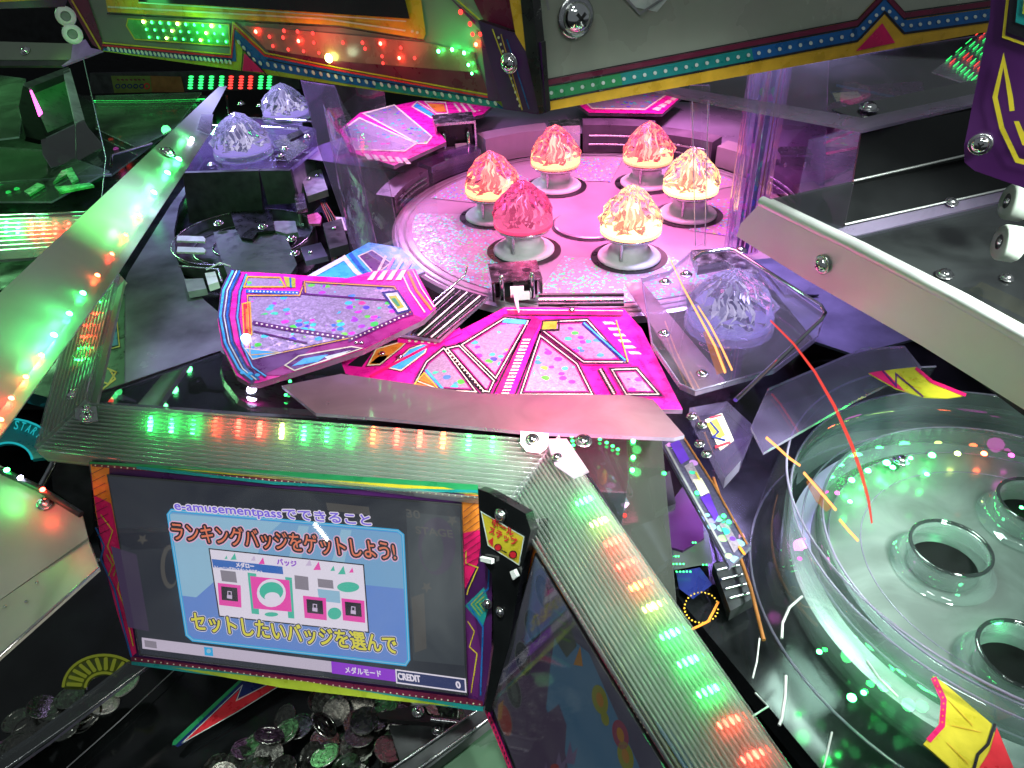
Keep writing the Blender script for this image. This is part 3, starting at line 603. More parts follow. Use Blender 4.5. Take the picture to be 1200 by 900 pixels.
# grooved clear ramp between the plates
RP = Z(0.030)
t = thing('grooved_ramp', 'grey grooved chute between the left plate and the centre plate', 'chute', RP.at(520, 365))
b = MB(); slab(b, RP, [(470, 392), (530, 336), (572, 348), (515, 398)], .004, 'acrylic_smoke', 'acrylic_edge'); b.build('channel', t)
for k in range(6):
    f = k / 5; b = MB(); b.tube([RP.at(*lerp((474, 391), (513, 396), f), .002), RP.at(*lerp((532, 338), (570, 349), f), .002)], rad(520, 370, .03, 1.0), 'steel' if k % 2 else 'white_plastic', 6); b.build('groove_rib', t)
b = MB(); b.tube([RP.at(482, 376, .006), RP.at(545, 322, .02), RP.at(548, 312, .03)], rad(520, 350, .03, 1.2), 'chrome', 8); b.build('guide_wire', t)
# bracket with nylon clip in front
tb = bracket('latch_bracket', 'steel latch bracket with a white clip just before the turntable', P(604, 344, .004), rad(604, 330, 0.02, 58), R(5), None, .52)
b = MB(); b.tube([P(604, 346, .035), P(606, 358, .035), P(608, 366, .033)], [.0028, .002, .0006], 'white_plastic', 8); b.box(P(606, 342, .036), (.008, .0, 0), (0, .003, 0), (0, 0, .006), 'white_plastic'); b.build('tongue', tb)
t = thing('slot_rails', 'two dark horizontal rails in front of the turntable', 'rail', P(680, 352, .02))
for y0, m in ((346, 'black'), (352, 'steel'), (357, 'black')):
    b = MB(); b.tube([P(631, y0, .022), P(731, y0 - .5, .022)], rad(680, 352, .02, 2.3), m, 8); b.build('rail', t)

# ================================================================== RIBBED LIGHT BARS
def light_bar(label, q, nrib, depth, leds, cdir=(-2, 30), lw=1.0, r=4.2, led_images=4, glow=.0017, cover='rib_clear', back='milky'):
    """q = far-left, far-right, near-right, near-left corners (px, py, z); ribs run from left to right"""
    A, B_, C_, D_ = [P(*p) for p in q]; pl = Pl(A, B_, D_); n = pl.n
    t = thing('light_bar', label, 'light bar', (A + B_ + C_ + D_) / 4, 'ribbed LED light bars')
    b = MB(); per = 5
    for k in range(nrib):
        rows = []
        for q_ in range(per + 1):
            u = q_ / per; f = (k + u) / nrib; h = -depth * (abs(2 * u - 1) ** 2.2)
            a = A.lerp(D_, f); c = B_.lerp(C_, f); rows.append([a + n * h, a.lerp(c, .33) + n * h, a.lerp(c, .66) + n * h, c + n * h])
        b.grid(rows, cover, smooth=True)
    b.build('ribbed_cover', t)
    b = MB(); dn = -n * .012; b.prism([A + dn, B_ + dn, C_ + dn, D_ + dn], -n * .003, back); b.build('back_plate', t)
    b = MB(); wl = -n * .017
    for u, v in ((A, D_), (D_, C_), (C_, B_)): b.face([u, v, v + wl, u + wl], 'acrylic_frost')
    b.build('side_wall', t)
    for (x, y, m) in leds:
        c = pl.at(x, y, -.007); ay = (B_ - A).normalized(); ax = ay.cross(n).normalized(); ax = ax if ax.dot(D_ - A) > 0 else -ax; wd_ = (D_ - A).dot(ax); b = MB()
        v_ = (pl.at(x + cdir[0], y + cdir[1]) - pl.at(x, y)); v_ = v_ / abs(v_.dot(ax)) if abs(v_.dot(ax)) > 1e-6 else ax; v_ = v_ if v_.dot(ax) > 0 else -v_
        for k in range(led_images):  # repeated glowing faces stand in for the ribs' refracted images of one LED
            o = c + v_ * (k - (led_images - 1) / 2) * wd_ / nrib * 1.12
            sc = 1 - .35 * abs(k - (led_images - 1) / 2) / max(1, led_images / 2)
            e_ = wd_ / nrib * .30; w_ = pl_r(c, r) * sc * lw
            b.face([o + v_ * math.cos(q_) * e_ + ay * math.sin(q_) * w_ for q_ in [6.28318 * i_ / 12 for i_ in range(12)]], m)
        b.build('led', t)
        if glow: point('bar_led_light', pl.at(x, y, .007), {'led_green': (.08, 1, .25), 'led_red': (1, .07, .04), 'led_yellow': (.7, 1, .25), 'led_orange': (1, .3, .08)}[m], glow, .004)
    return t, pl
def pl_r(c, n): return n / F * (c - CAMP).dot(fw)
g, r_, y_ = 'led_green', 'led_red', 'led_yellow'
xs = [176, 201, 226, 252, 279, 304, 330, 356, 383, 409, 437, 465, 492, 519, 549, 577]
cs = [g, g, g, r_, r_, r_, y_, g, g, g, y_, r_, r_, r_, g, g]
cs = [g, g, g, r_, r_, r_, y_, g, g, g, 'led_orange', r_, r_, 'led_orange', g, g]
t, pl = light_bar('long ribbed light bar above the lit screen, green and red lights', [(104, 470, .088), (650, 514, .088), (600, 590, .072), (42, 528, .072)], 14, .0065, [(x, 497 + (x - 176) * .058, c) for x, c in zip(xs, cs)])
LB = t
b = MB(); slab(b, pl, [(610, 505), (643, 508), (641, 524), (632, 531), (617, 529), (610, 520)], .0015, 'white_plastic', lift=.003); b.build('tab_plate', t)
screw(t, pl.at(624, 515, .004), pl.n, rad(624, 515, .09, 6))
b = MB(); slab(b, pl, [(88, 478), (112, 476), (114, 492), (100, 496), (88, 490)], .0015, 'acrylic_frost', lift=.003); b.build('tab_plate', t)
screw(t, pl.at(100, 480, .004), pl.n, rad(100, 480, .09, 5)); screw(t, pl.at(102, 488, .004), (.3, -.3, .9), rad(100, 480, .09, 6))
# right bar
pts = [(684, 587), (701, 612), (718, 635), (733, 661), (748, 686), (764, 711), (785, 743), (806, 775), (829, 810), (854, 846), (882, 886)]
cs = [g, y_, r_, r_, 'led_orange', y_, g, g, g, r_, r_]
t, pl = light_bar('steep ribbed light bar running down to the lower right', [(655, 509, .088), (960, 945, .088), (830, 965, .070), (596, 586, .072)][0:1] + [(970, 955, .088), (820, 955, .070), (594, 588, .072)], 20, .0065, [(x, y, c) for (x, y), c in zip(pts, cs)], cdir=(-26, 11), lw=1.2, r=5.6, glow=.003)
screw(t, pl.at(652, 536, .004), pl.n, rad(652, 536, .09, 5)); RB = t
b = MB(); slab(b, pl, [(640, 514), (664, 514), (690, 552), (672, 560), (650, 545)], .0015, 'acrylic_frost', lift=.003); b.build('tab_plate', t)
# left bar
t, pl = light_bar('narrow ribbed light bar rising on the left beside the white wing', [(100, 468, .088), (137, 318, .10), (75, 395, .085), (40, 524, .072)], 11, .006, [(126, 338, g), (121, 352, g), (117, 366, r_), (112, 380, r_), (108, 393, r_), (105, 407, g), (100, 420, g)], cdir=(-20, -3), r=2.4, led_images=3, glow=.002)
screw(t, pl.at(85, 462, .006), (-.4, -.3, .8), rad(85, 462, .09, 6))

# ================================================================== WHITE WING (upper left)
WP = Pl((262, 100, .10), (0, 345, .19), (0, 470, .17))
t = thing('lit_wing_panel', 'long white wing panel glowing green, running down from upper centre to left edge', 'panel', WP.at(120, 270))
b = MB(); slab(b, WP, [(257, 101), (266, 101), (246, 138), (150, 285), (0, 482), (-60, 560), (-60, 400), (0, 343)], .002, 'wing_white', 'acrylic_edge'); b.build('diffuser', t)
b = MB(); slab(b, WP, [(248, 133), (250, 150), (140, 318), (0, 512), (-60, 600), (-60, 560), (0, 482), (150, 285)], .006, 'brushed', 'brushed', lift=.001); b.build('led_channel', t)
b = MB(); slab(b, WP, [(236, 134), (250, 134), (246, 158), (231, 152)], .002, 'acrylic_frost', lift=.006); b.build('end_tab', t)
for (x, y, m, rr) in ((225, 163, 'led_white', 3), (209, 187, 'led_green', 4), (196, 203, 'led_green', 4), (180, 226, 'led_green', 4), (163, 253, 'led_orange', 2.6), (147, 276, 'led_red', 2.6), (131, 298, 'led_red', 2.6), (114, 323, 'led_orange', 3), (97, 344, 'led_green', 3.6), (81, 368, 'led_green', 3.6), (63, 393, 'led_green', 4), (48, 417, 'led_orange', 3), (30, 442, 'led_orange', 3), (13, 467, 'led_red', 3.4), (1, 492, 'led_orange', 3)):
    led(t, WP.at(x, y, .004), WP.n, rad(x, y, .17, rr), m)
for (x, y, c, e) in ((222, 150, (.1, 1, .25), .010), (205, 176, (.1, 1, .25), .011), (145, 250, (.2, 1, .25), .008), (186, 200, (.1, 1, .25), .011), (172, 222, (.1, 1, .25), .012), (80, 352, (.1, 1, .25), .010), (64, 376, (.1, 1, .25), .011), (48, 396, (.1, 1, .25), .010), (22, 430, (1, .08, .05), .004), (4, 462, (1, .08, .05), .006)):
    point('wing_led_light', WP.at(x, y, .014), c, e * (3.0 if c[0] < .5 else .8), .005)
spot('wing_fill_green', WP.at(170, 180, .10), WP.at(150, 230), .10, (.20, 1.0, .22), .35, spread=120)  # added green spot strengthening the glow of the wing LEDs
screw(t, WP.at(197, 180, .002), WP.n, rad(197, 180, .12, 7))

# cream tray, lower left
CP = Pl((0, 560, .06), (110, 640, .03), (0, 700, .03))
t = thing('cream_metal_tray', 'cream metal tray in the lower left corner, tinted green and red at its top', 'tray', CP.at(30, 650))
b = MB(); slab(b, CP, [(-80, 500), (0, 545), (62, 580), (96, 602), (103, 630), (0, 703), (-80, 750)], .004, 'cream_metal'); b.build('top_sheet', t)
CP2 = Pl((0, 705, .03), (103, 632, .03), (0, 765, .045))
b = MB(); slab(b, CP2, [(103, 632), (115, 664), (0, 766), (-80, 835), (-80, 752), (0, 704)], .004, 'cream_metal'); b.build('folded_lip', t)
b = MB(); b.tube([CP2.at(-80, 838, .001), CP2.at(0, 768, .001), CP2.at(116, 665, .001)], rad(50, 700, .03, 1.6), 'chrome', 8); b.build('bright_edge', t)
for q in ((6, 711), (31, 705), (43, 683)): screw(t, CP2.at(q[0], q[1], .001), CP2.n, rad(30, 700, .03, 2), wash=False, name='rivet')
b = MB(); b.tube([CP.at(0, 551, .006), CP.at(45, 572, .006), CP.at(95, 603, .006)], rad(50, 580, .05, 4), 'charcoal', 8); b.build('led_channel', t)
for (x, y, m) in ((8, 551, 'led_green'), (50, 574, 'led_red'), (24, 560, 'led_white')): led(t, CP.at(x, y, .010), CP.n, rad(x, y, .05, 3), m)
point('tray_led_light', CP.at(4, 572, .015), (.1, 1, .2), .02, .006); point('tray_led_light', CP.at(50, 592, .014), (1, .05, .03), .011, .005)
screw(t, CP.at(53, 590, .002), CP.n, rad(53, 590, .05, 7), mat='steel')
t = thing('corner_post', 'dark corner post left of the lit screen frame', 'post', P(85, 590, 0))
b = MB(); pp = vert((60, 540, .03), (120, 560, .0)); slab(b, pp, [(58, 532), (88, 535), (108, 545), (112, 620), (98, 640), (84, 590), (62, 575)], .01, 'charcoal'); b.build('plate', t)
b = MB(); b.tube([pp.at(40, 585, .008), pp.at(62, 545, .008), pp.at(66, 532, .008)], .003, 'steel', 8); b.build('stay', t)
b = MB(); b.tube([pp.at(108, 545, .004), pp.at(112, 620, .004), pp.at(160, 780, .004)], .0016, 'black', 8); b.build('edge_strip', t)
screw(t, pp.at(115, 657, .006), pp.n, rad(115, 657, 0, 4))

# raised acrylic letter arches
def arch(label, lit, c, r0, r1, a0, a1, z, m, m2, word=None, wa=None):
    pl = Z(z); C = c; t = thing('letter_arch', label, 'arch sign', pl.at(*c))
    def ap(a, k): return (C[0] + math.cos(R(a)) * k, C[1] - math.sin(R(a)) * k * .8)
    n = 16; b = MB()
    o1 = [ap(a0 + (a1 - a0) * i / n, r1) for i in range(n + 1)]; o0 = [ap(a0 + (a1 - a0) * i / n, r0) for i in range(n + 1)]
    slab(b, pl, o1 + o0[::-1], .004, m2); b.build('arch_plate', t)
    b = MB(); b.tube([pl.at(*q, .001) for q in o1], .0012, m, 6); b.tube([pl.at(*q, .001) for q in o0], .0012, m, 6); b.build('arch_rim', t)
    if word:
        k = len(word)
        for i, ch in enumerate(word):
            am = wa[0] + (wa[1] - wa[0]) * i / (k - 1); h = (r1 - r0) * .30; mid = r0 + (r1 - r0) * .58; wd = 2.3
            p = ap(am, mid); tx, ty = math.sin(R(am)), math.cos(R(am)) * .8
            text(ch, pl, (p[0] - tx * wd, p[1] - ty * wd), (p[0] + tx * wd, p[1] + ty * wd), h, m, (math.cos(R(am)), -math.sin(R(am)) * .8), .003, .02, 'letter', t)
    else:
        for i in range(9):
            a = a1 + (a0 - a1) * (i + .5) / 9; b = MB(); b.tube([pl.at(*ap(a, r0 + (r1 - r0) * .2), .003), pl.at(*ap(a + 2, r0 + (r1 - r0) * .82), .003)], .0016, m, 6); b.build('raised_stroke', t)
    return t
arch('cyan lit arch reading START at the left edge', 1, (10, 541), 28, 63, 8, 172, -.10, 'tube_cyan', 'ink_teal', 'START', (80, 48))
emit('tube_lime', (0.30, 0.36, 0.04), .35); pm('amber_acrylic', (.10, .13, .02), .2)
arch('yellow green raised letter arch in the dark lower left', 0, (122, 806), 22, 48, 50, 178, -.13, 'tube_lime', 'amber_acrylic')
clear('screen_glass', tint=(0.97, 0.97, 0.98), frost=0.035, gloss=0.05, rough=0.05, fcol=(0.6, 0.6, 0.62), edge=0.25, smudge=0.7)
# ================================================================== LIT SCREEN
SP = Pl((125, 556, .062), (540, 591, .066), (163, 768, -.07))
SU = (-.17, -1)
t = thing('video_screen', 'lit video screen showing Japanese text and a pale blue pop-up window', 'screen', SP.at(345, 690))
b = MB(); slab(b, SP, [(125, 556), (541, 591), (548, 815), (163, 768)], .004, 'black_gloss', lift=.0); ink(b, SP, [(127, 558), (539, 593), (546, 813), (165, 766)], 'scr_bg', .0004); b.build('display_panel', t)
b = MB()
ink(b, SP, [(476, 600), (539, 606), (544, 780), (484, 774)], 'scr_bg2', .0006)
ink(b, SP, ell(512, 640, 22, 34), 'scr_dimp', .0007); ink(b, SP, ell(507, 645, 13, 25), 'scr_bg2', .0008)
ink(b, SP, [(130, 640), (160, 650), (175, 740), (150, 735)], 'scr_dimp', .0007); ink(b, SP, ell(199, 664, 11, 26), 'scr_dim', .0007); ink(b, SP, ell(201, 664, 8, 21), 'scr_bg', .0008)
ink(b, SP, [(482, 700), (497, 695), (500, 760), (486, 765)], 'scr_dim', .0007)
ink(b, SP, [(382, 589), (432, 594), (434, 604), (384, 598)], 'scr_dim', .0007)
for k, q in enumerate(((167, 632), (500, 688), (530, 610))): ink(b, SP, [(q[0] + (7 if j % 2 else 3.2) * math.sin(j * .628), q[1] - (7 if j % 2 else 3.2) * math.cos(j * .628)) for j in range(1, 11)], 'scr_dim', .0009)
b.build('background_image', t)
text('30', SP, (477, 606), (493, 608), 10, 'scr_dim', SU, .0010, .02, 'faint_lettering', t); text('STAGE', SP, (488, 625), (531, 630), 9, 'scr_dim', SU, .0010, .03, 'faint_lettering', t)
win = [(197, 603), (201, 598), (466, 622), (472, 627), (479, 773), (475, 779), (226, 750), (219, 744)]
b = MB(); ink(b, SP, win, 'scr_blue', .0010)
ink(b, SP, [(198, 600), (470, 625), (474, 690), (209, 664)], 'scr_ray', .0011); ink(b, SP, [(199, 602), (330, 612), (230, 700), (213, 698)], 'scr_pale', .0012)
for k in range(4): ink(b, SP, [(250 + k * 50, 607 + k * 4.5), (262 + k * 50, 608 + k * 4.5), (246 + k * 48, 660 + k * 20), (232 + k * 46, 660 + k * 20)], 'scr_pale', .0013)
stroke(b, SP, win, 3.6, 'scr_cyan', .0015, True); stroke(b, SP, win, 1.0, 'scr_pale', .0017, True)
b.build('popup_window', t)
def multi(s, a, bb, h, layers, nm):
    for k, (m, f) in enumerate(layers): text(s, SP, a, bb, h, m, SU, .0020 + k * .0002, 0, nm, t, fat=f)
multi('e-amusementpassでできること', (205, 597), (435, 615), 11.5, (('scr_white', 1.5), ('scr_violet', .35)), 'title_lettering')
multi('ランキングバッジをゲットしよう!', (203, 631), (464, 655), 19, (('scr_rim', 3.6), ('scr_black', 2.4), ('scr_red', .2)), 'title_lettering')
b = MB(); pn = [(245, 643), (426, 662), (432, 741), (257, 722)]; ink(b, SP, pn, 'scr_white', .0017)
stroke(b, SP, pn, 1.4, 'scr_black', .0019, True)
ink(b, SP, [(248, 655), (331, 664), (332, 673), (250, 665)], 'scr_royal', .0019)
for (x, y, s, m) in ((274, 652, 4, 'scr_green'), (265, 653, 2, 'scr_green'), (307, 657, 4, 'scr_pink'), (297, 654, 3, 'scr_lilac'), (362, 659, 4, 'scr_lilac'), (372, 663, 5, 'scr_pink'), (390, 666, 3, 'scr_green'), (401, 668, 5, 'scr_green'), (412, 668, 3, 'scr_pink')): ink(b, SP, [(x - s, y + s), (x + s * .8, y + s), (x + s * .3, y - s)], m, .0020)
for q in (((258, 668), (276, 670), (278, 683), (260, 681)), ((345, 674), (361, 676), (362, 692), (346, 690)), ((372, 678), (390, 680), (391, 690), (373, 688))): ink(b, SP, q, 'scr_grey', .0020)
ink(b, SP, [(290, 671), (342, 677), (345, 725), (295, 719)], 'scr_green', .0020); ink(b, SP, [(300, 670), (334, 674), (338, 727), (304, 724)], 'scr_white', .00205)
ink(b, SP, [(293, 675), (339, 680), (342, 717), (297, 713)], 'scr_pink', .0021); ink(b, SP, ell(318, 695, 17, 16.5), 'scr_white', .0023); ink(b, SP, ell(318, 693, 14, 11), 'scr_green', .0025); ink(b, SP, ell(319, 700, 9, 6), 'scr_white', .0027)
ink(b, SP, [(372, 690), (398, 693), (399, 707), (374, 704)], 'scr_pale', .0020); ink(b, SP, ell(408, 688, 13, 6), 'scr_green', .0021); ink(b, SP, ell(392, 719, 8, 7), 'scr_green', .0021)
for (x, y) in ((269, 697), (369, 712), (414, 715)):
    ink(b, SP, [(x - 14, y - 14), (x + 13, y - 11), (x + 14, y + 15), (x - 12, y + 12)], 'scr_pink', .0023); ink(b, SP, [(x - 10, y - 10), (x + 9, y - 8), (x + 10, y + 8), (x - 9, y + 6)], 'scr_black', .0025); ink(b, SP, [(x - 3, y), (x + 3, y + .5), (x + 3, y + 5), (x - 3, y + 4)], 'scr_lilac', .0027); stroke(b, SP, [(x - 2, y), (x - 2, y - 4), (x + 2, y - 3.5), (x + 2, y)], 1, 'scr_lilac', .0027)
ink(b, SP, ell(318, 720, 8, 2.6), 'scr_green', .0025)
b.build('badge_picture', t)
text('バッジ', SP, (325, 661), (348, 664), 6.5, 'scr_purple', SU, .0024, .03, 'small_lettering', t); text('メダロー', SP, (277, 664), (298, 666), 5, 'scr_white', SU, .0024, .03, 'small_lettering', t)
text('トレーニングアシスタントのロボット', SP, (252, 666), (308, 672), 3.2, 'scr_white', SU, .0024, .02, 'small_lettering', t)
multi('セットしたいバッジを選んで', (226, 736), (466, 765), 19, (('scr_white', 2.6), ('scr_navy', 1.9), ('scr_yellow', .6)), 'title_lettering')
b = MB(); ink(b, SP, [(166, 747), (388, 775), (389, 788), (167, 760)], 'scr_bar', .0010)
ink(b, SP, [(169, 750), (183, 752), (184, 760), (170, 758)], 'scr_grey', .0012); ink(b, SP, [(239, 758), (249, 759), (250, 769), (240, 768)], 'scr_cyan', .0012); ink(b, SP, ell(244.5, 763, 2.6, 2.6), 'scr_pale', .0014)
ink(b, SP, [(388, 775), (463, 785), (464, 799), (389, 789)], 'scr_purple', .0012)
c = [(464, 785), (545, 796), (546, 811), (465, 800)]; ink(b, SP, c, 'scr_navy', .0012); stroke(b, SP, c, 1.6, 'scr_white', .0014, True); b.build('status_bar', t)
text('メダルモード', SP, (405, 788), (447, 793), 7, 'scr_white', SU, .0016, .02, 'small_lettering', t); text('CREDIT', SP, (467, 796), (493, 799.5), 8, 'scr_white', SU, .0016, .04, 'small_lettering', t); text('0', SP, (535, 806), (540, 806.6), 8, 'scr_white', SU, .0016, .04, 'small_lettering', t)

b = MB(); slab(b, SP, [(125, 556), (541, 591), (548, 815), (163, 768)], .0008, 'screen_glass', lift=.007); b.build('cover_glass', t)
# art frame round the screen
t = thing('screen_frame', 'red and orange printed frame with lightning lines round the lit screen', 'frame', SP.at(115, 660))
FL = -.003
b = MB(); slab(b, SP, [(104, 541), (330, 560), (560, 577), (577, 640), (576, 760), (566, 832), (360, 806), (155, 778), (122, 668)], .010, 'ink_deep_purple', 'black', lift=FL); b.build('frame_plate', t)
b = MB(); l = FL + .0004
ink(b, SP, [(106, 543), (128, 545), (128, 556), (140, 640), (124, 660), (112, 600)], 'ink_orange', l); ink(b, SP, [(110, 580), (130, 590), (140, 640), (160, 765), (154, 770), (138, 720), (122, 660)], 'ink_crimson', l + .0002)
ink(b, SP, [(541, 580), (561, 579), (570, 612), (560, 640), (543, 660)], 'ink_orange', l); ink(b, SP, [(542, 625), (566, 620), (560, 660), (545, 690)], 'ink_crimson', l + .0002); ink(b, SP, [(545, 700), (556, 720), (564, 765), (560, 820), (548, 812)], 'ink_purple', l + .0002)
stroke(b, SP, [(108, 545), (560, 583)], 3.2, 'ink_maroon', l + .0004); dots(b, SP, [(108, 545), (560, 583)], 60, 1.0, .9, 'ink_cream', l + .0006)
ink(b, SP, [(105, 541), (330, 552), (560, 568), (561, 580), (340, 562), (105, 544)], 'ink_green', l + .0002); ink(b, SP, [(190, 548), (345, 560), (520, 571), (560, 579), (400, 569)], 'ink_yellow', l + .0005)
stroke(b, SP, [(160, 548), (320, 566), (470, 574), (560, 576)], 3.5, 'ink_teal', l + .0007)
ink(b, SP, [(153, 769), (548, 818), (566, 822), (566, 832), (155, 779)], 'ink_maroon', l + .0003); dots(b, SP, [(155, 772), (566, 826)], 55, 1.0, .9, 'ink_cream', l + .0006)
ink(b, SP, [(154, 775), (250, 785), (566, 828), (566, 834), (154, 779)], 'ink_teal', l + .0007); ink(b, SP, [(200, 782), (360, 799), (540, 829), (440, 819), (330, 806)], 'ink_lime', l + .0009)
for p in ([(118, 603), (132, 622), (126, 640), (134, 660), (131, 665)], [(140, 676), (138, 690), (146, 712), (148, 722), (156, 757)], [(546, 645), (546, 660), (560, 665), (549, 690), (547, 697)], [(548, 728), (556, 740), (550, 758), (559, 766), (552, 812)]): stroke(b, SP, p, 1.2, 'ink_yellow', l + .001)
for d in (0, 6): stroke(b, SP, [(125 + d, 650), (132 + d, 662), (127 + d, 675)], 1.2, 'ink_lime', l + .001)
stroke(b, SP, [(112, 618), (122, 640), (118, 655), (134, 690), (146, 740), (154, 770)], 2.2, 'ink_blue', l + .0008)
ink(b, SP, [(545, 710), (567, 688), (574, 708), (566, 734)], 'ink_teal', l + .0004); stroke(b, SP, [(574, 640), (572, 690), (549, 709), (566, 735), (563, 815)], 2, 'ink_blue', l + .0008)
for d in (0, 5, 10): stroke(b, SP, [(566 + d * .3, 694 + d), (552 + d, 708), (563 + d * .5, 722 - d * .6)], 1.1, 'ink_lime', l + .001)
for k in range(9):
    stroke(b, SP, [(106 + k * .9, 556 + k * 9), (122 + k * .8, 548 + k * 9)], .7, 'ink_maroon', l + .0012); stroke(b, SP, [(543, 600 + k * 8), (562 + k * .6, 585 + k * 8)], .7, 'ink_maroon', l + .0012)
b.build('print', t)
screw(t, SP.at(571, 708, .001), SP.n, rad(571, 708, .0, 4.6))
# corner bracket with yellow sign
KP = Pl((562, 578, .082), (622, 622, .079), (580, 760, -.02))
t = thing('corner_bracket', 'black corner bracket with a yellow Japanese sign, between the two screens', 'bracket', KP.at(590, 620))
b = MB(); slab(b, KP, [(560, 573), (572, 577), (616, 602), (622, 622), (613, 662), (606, 700), (596, 760), (574, 835), (568, 832), (578, 760), (578, 700), (576, 672), (564, 655)], .008, 'black_gloss', 'black', lift=.002); b.build('bracket_plate', t)
b = MB(); c = [(564, 600), (614, 629), (608, 662), (572, 639)]; ink(b, KP, c, 'ink_yellow', .0026); stroke(b, KP, c, 1.2, 'ink_pale', .0030, True)
stroke(b, KP, [(574, 654), (572, 660)], .1, 'ink_black', .003)
ink(b, KP, [(572, 634), (578, 630), (577, 641)], 'ink_red', .0032); ink(b, KP, ell(583.5, 641.5, 4, 4), 'ink_red', .0032); stroke(b, KP, ell(583.5, 641.5, 4, 4), .8, 'ink_black', .0035, True); stroke(b, KP, [(588, 645), (594, 648)], 1.2, 'ink_black', .0034); ink(b, KP, ell(601, 650, 4.4, 4.4), 'ink_red', .0032); stroke(b, KP, ell(601, 650, 4.4, 4.4), .8, 'ink_black', .0035, True); b.build('sign_plate', t)
text('ボール', KP, (576, 614), (601, 628.5), 8, 'ink_red', (.1, -1), .0036, .03, 'lettering', t); text('ステップ', KP, (573, 624), (605, 640), 8, 'ink_red', (.1, -1), .0036, .03, 'lettering', t)
screw(t, KP.at(586, 604, .003), KP.n, rad(586, 604, .07, 6)); screw(t, KP.at(586, 717, .003), KP.n, rad(586, 717, .0, 4.6))
b = MB(); slab(b, KP, [(562, 653), (576, 656), (576, 661), (563, 658)], .003, 'white_plastic', lift=.006); slab(b, KP, [(597, 670), (602, 668), (606, 676), (601, 680)], .003, 'white_plastic', lift=.006); b.build('cable_clip', t)

# ================================================================== RIGHT SCREEN (dim)
RP2 = Pl((628, 640, .066), (760, 870, .060), (577, 828, -.075))
t = thing('dim_video_screen', 'dim second screen seen at a slant, dark ovals down one side', 'screen', RP2.at(650, 800))
b = MB(); slab(b, RP2, [(627, 648), (700, 770), (790, 915), (608, 915), (575, 828)], .004, 'black_gloss'); ink(b, RP2, [(627, 652), (698, 770), (786, 913), (610, 913), (577, 828)], 'dim_night', .0004); b.build('display_panel', t)
b = MB()
ink(b, RP2, [(630, 700), (660, 720), (640, 800), (665, 915), (610, 915), (580, 830)], 'dim_plum', .0006)
ink(b, RP2, [(652, 735), (690, 765), (752, 905), (668, 915), (640, 830), (645, 780)], 'dim_sky', .0008)
ink(b, RP2, [(632, 775), (643, 790), (640, 812), (636, 840), (655, 825), (664, 850), (662, 880), (668, 915), (625, 915), (618, 820)], 'dim_plum', .0010)
for (x, y, rx, ry) in ((636, 693, 7.5, 20), (624, 734, 8, 20), (613, 772, 8, 20), (602, 810, 7.5, 20)):
    ink(b, RP2, ell(x, y, rx + 1, ry + 1, ang=R(-12)), 'dim_ring', .0011); ink(b, RP2, ell(x, y, rx, ry, ang=R(-12)), 'dim_black', .0013); ink(b, RP2, ell(x - 4, y - 4, rx * .6, ry * .5, ang=R(-12)), 'dim_green', .0012); ink(b, RP2, ell(x + 1, y + 2, rx * .5, ry * .6, ang=R(-12)), 'dim_grey', .0015)
ink(b, RP2, ell(592, 844, 8, 20, ang=R(-12)), 'dim_ring', .0011); ink(b, RP2, ell(592, 844, 7, 19, ang=R(-12)), 'dim_red', .0013); ink(b, RP2, [(584, 826), (590, 820), (588, 842), (583, 845)], 'dim_orange', .0014)
ink(b, RP2, [(648, 702), (660, 712), (672, 745), (676, 757), (664, 771), (652, 752), (644, 730)], 'dim_grey', .0011)
for k in range(4): stroke(b, RP2, [(650 + k * 3, 715 + k * 11), (660 + k * 3, 722 + k * 10)], 2.5, 'dim_green', .0013)
ink(b, RP2, [(672, 779), (680, 757), (683, 781)], 'dim_orange', .0012); ink(b, RP2, [(684, 762), (694, 780), (716, 830), (735, 880), (720, 870), (692, 800)], 'dim_sky', .0010)
for (x, y, m, m2) in ((703, 820, 'dim_lime', 'dim_orange'), (727, 861, 'dim_rose', 'dim_orange'), (709, 842, 'dim_lime', 'dim_lime'), (733, 886, 'dim_lime', 'dim_orange')):
    s = 1 if m2 != m else .5; ink(b, RP2, ell(x, y, 9 * s, 18 * s, ang=R(-14)), m, .0014); ink(b, RP2, ell(x, y, 4 * s, 9 * s, ang=R(-14)), m2, .0016)
for q in ((655, 892), (668, 880), (640, 905)): ink(b, RP2, [(q[0] - 6, q[1] + 14), (q[0], q[1] - 12), (q[0] + 3, q[1] + 3), (q[0] + 9, q[1] - 4), (q[0] + 5, q[1] + 16)], 'scr_dimp', .0012)
ink(b, RP2, ell(650, 899, 5, 4), 'dim_red', .0016)
b.build('screen_image', t)
b = MB(); slab(b, RP2, [(627, 652), (698, 770), (786, 913), (610, 913), (577, 828)], .0008, 'screen_glass', lift=.006); b.build('cover_glass', t)
t = thing('slanted_screen_frame', 'pink and orange printed frame of the dim slanted screen', 'frame', RP2.at(610, 690))
b = MB(); slab(b, RP2, [(627, 608), (632, 640), (705, 762), (800, 915), (786, 915), (698, 772), (627, 652), (580, 826), (612, 915), (600, 915), (570, 830), (588, 740), (605, 680)], .010, 'ink_deep_purple', 'black', lift=-.003); b.build('frame_plate', t)
b = MB(); ink(b, RP2, [(627, 610), (630, 640), (608, 716), (600, 712), (606, 670)], 'ink_orange', -.0025); ink(b, RP2, [(618, 640), (623, 655), (580, 820), (572, 828), (590, 742), (606, 690)], 'ink_crimson', -.0023)
for p in ([(612, 682), (604, 696), (612, 700), (601, 730)], [(592, 765), (584, 780), (590, 782), (575, 822)]): stroke(b, RP2, p, 1.3, 'ink_yellow', -.0018)
stroke(b, RP2, [(604, 690), (602, 716), (587, 745), (572, 824)], 2.2, 'ink_blue', -.0019)
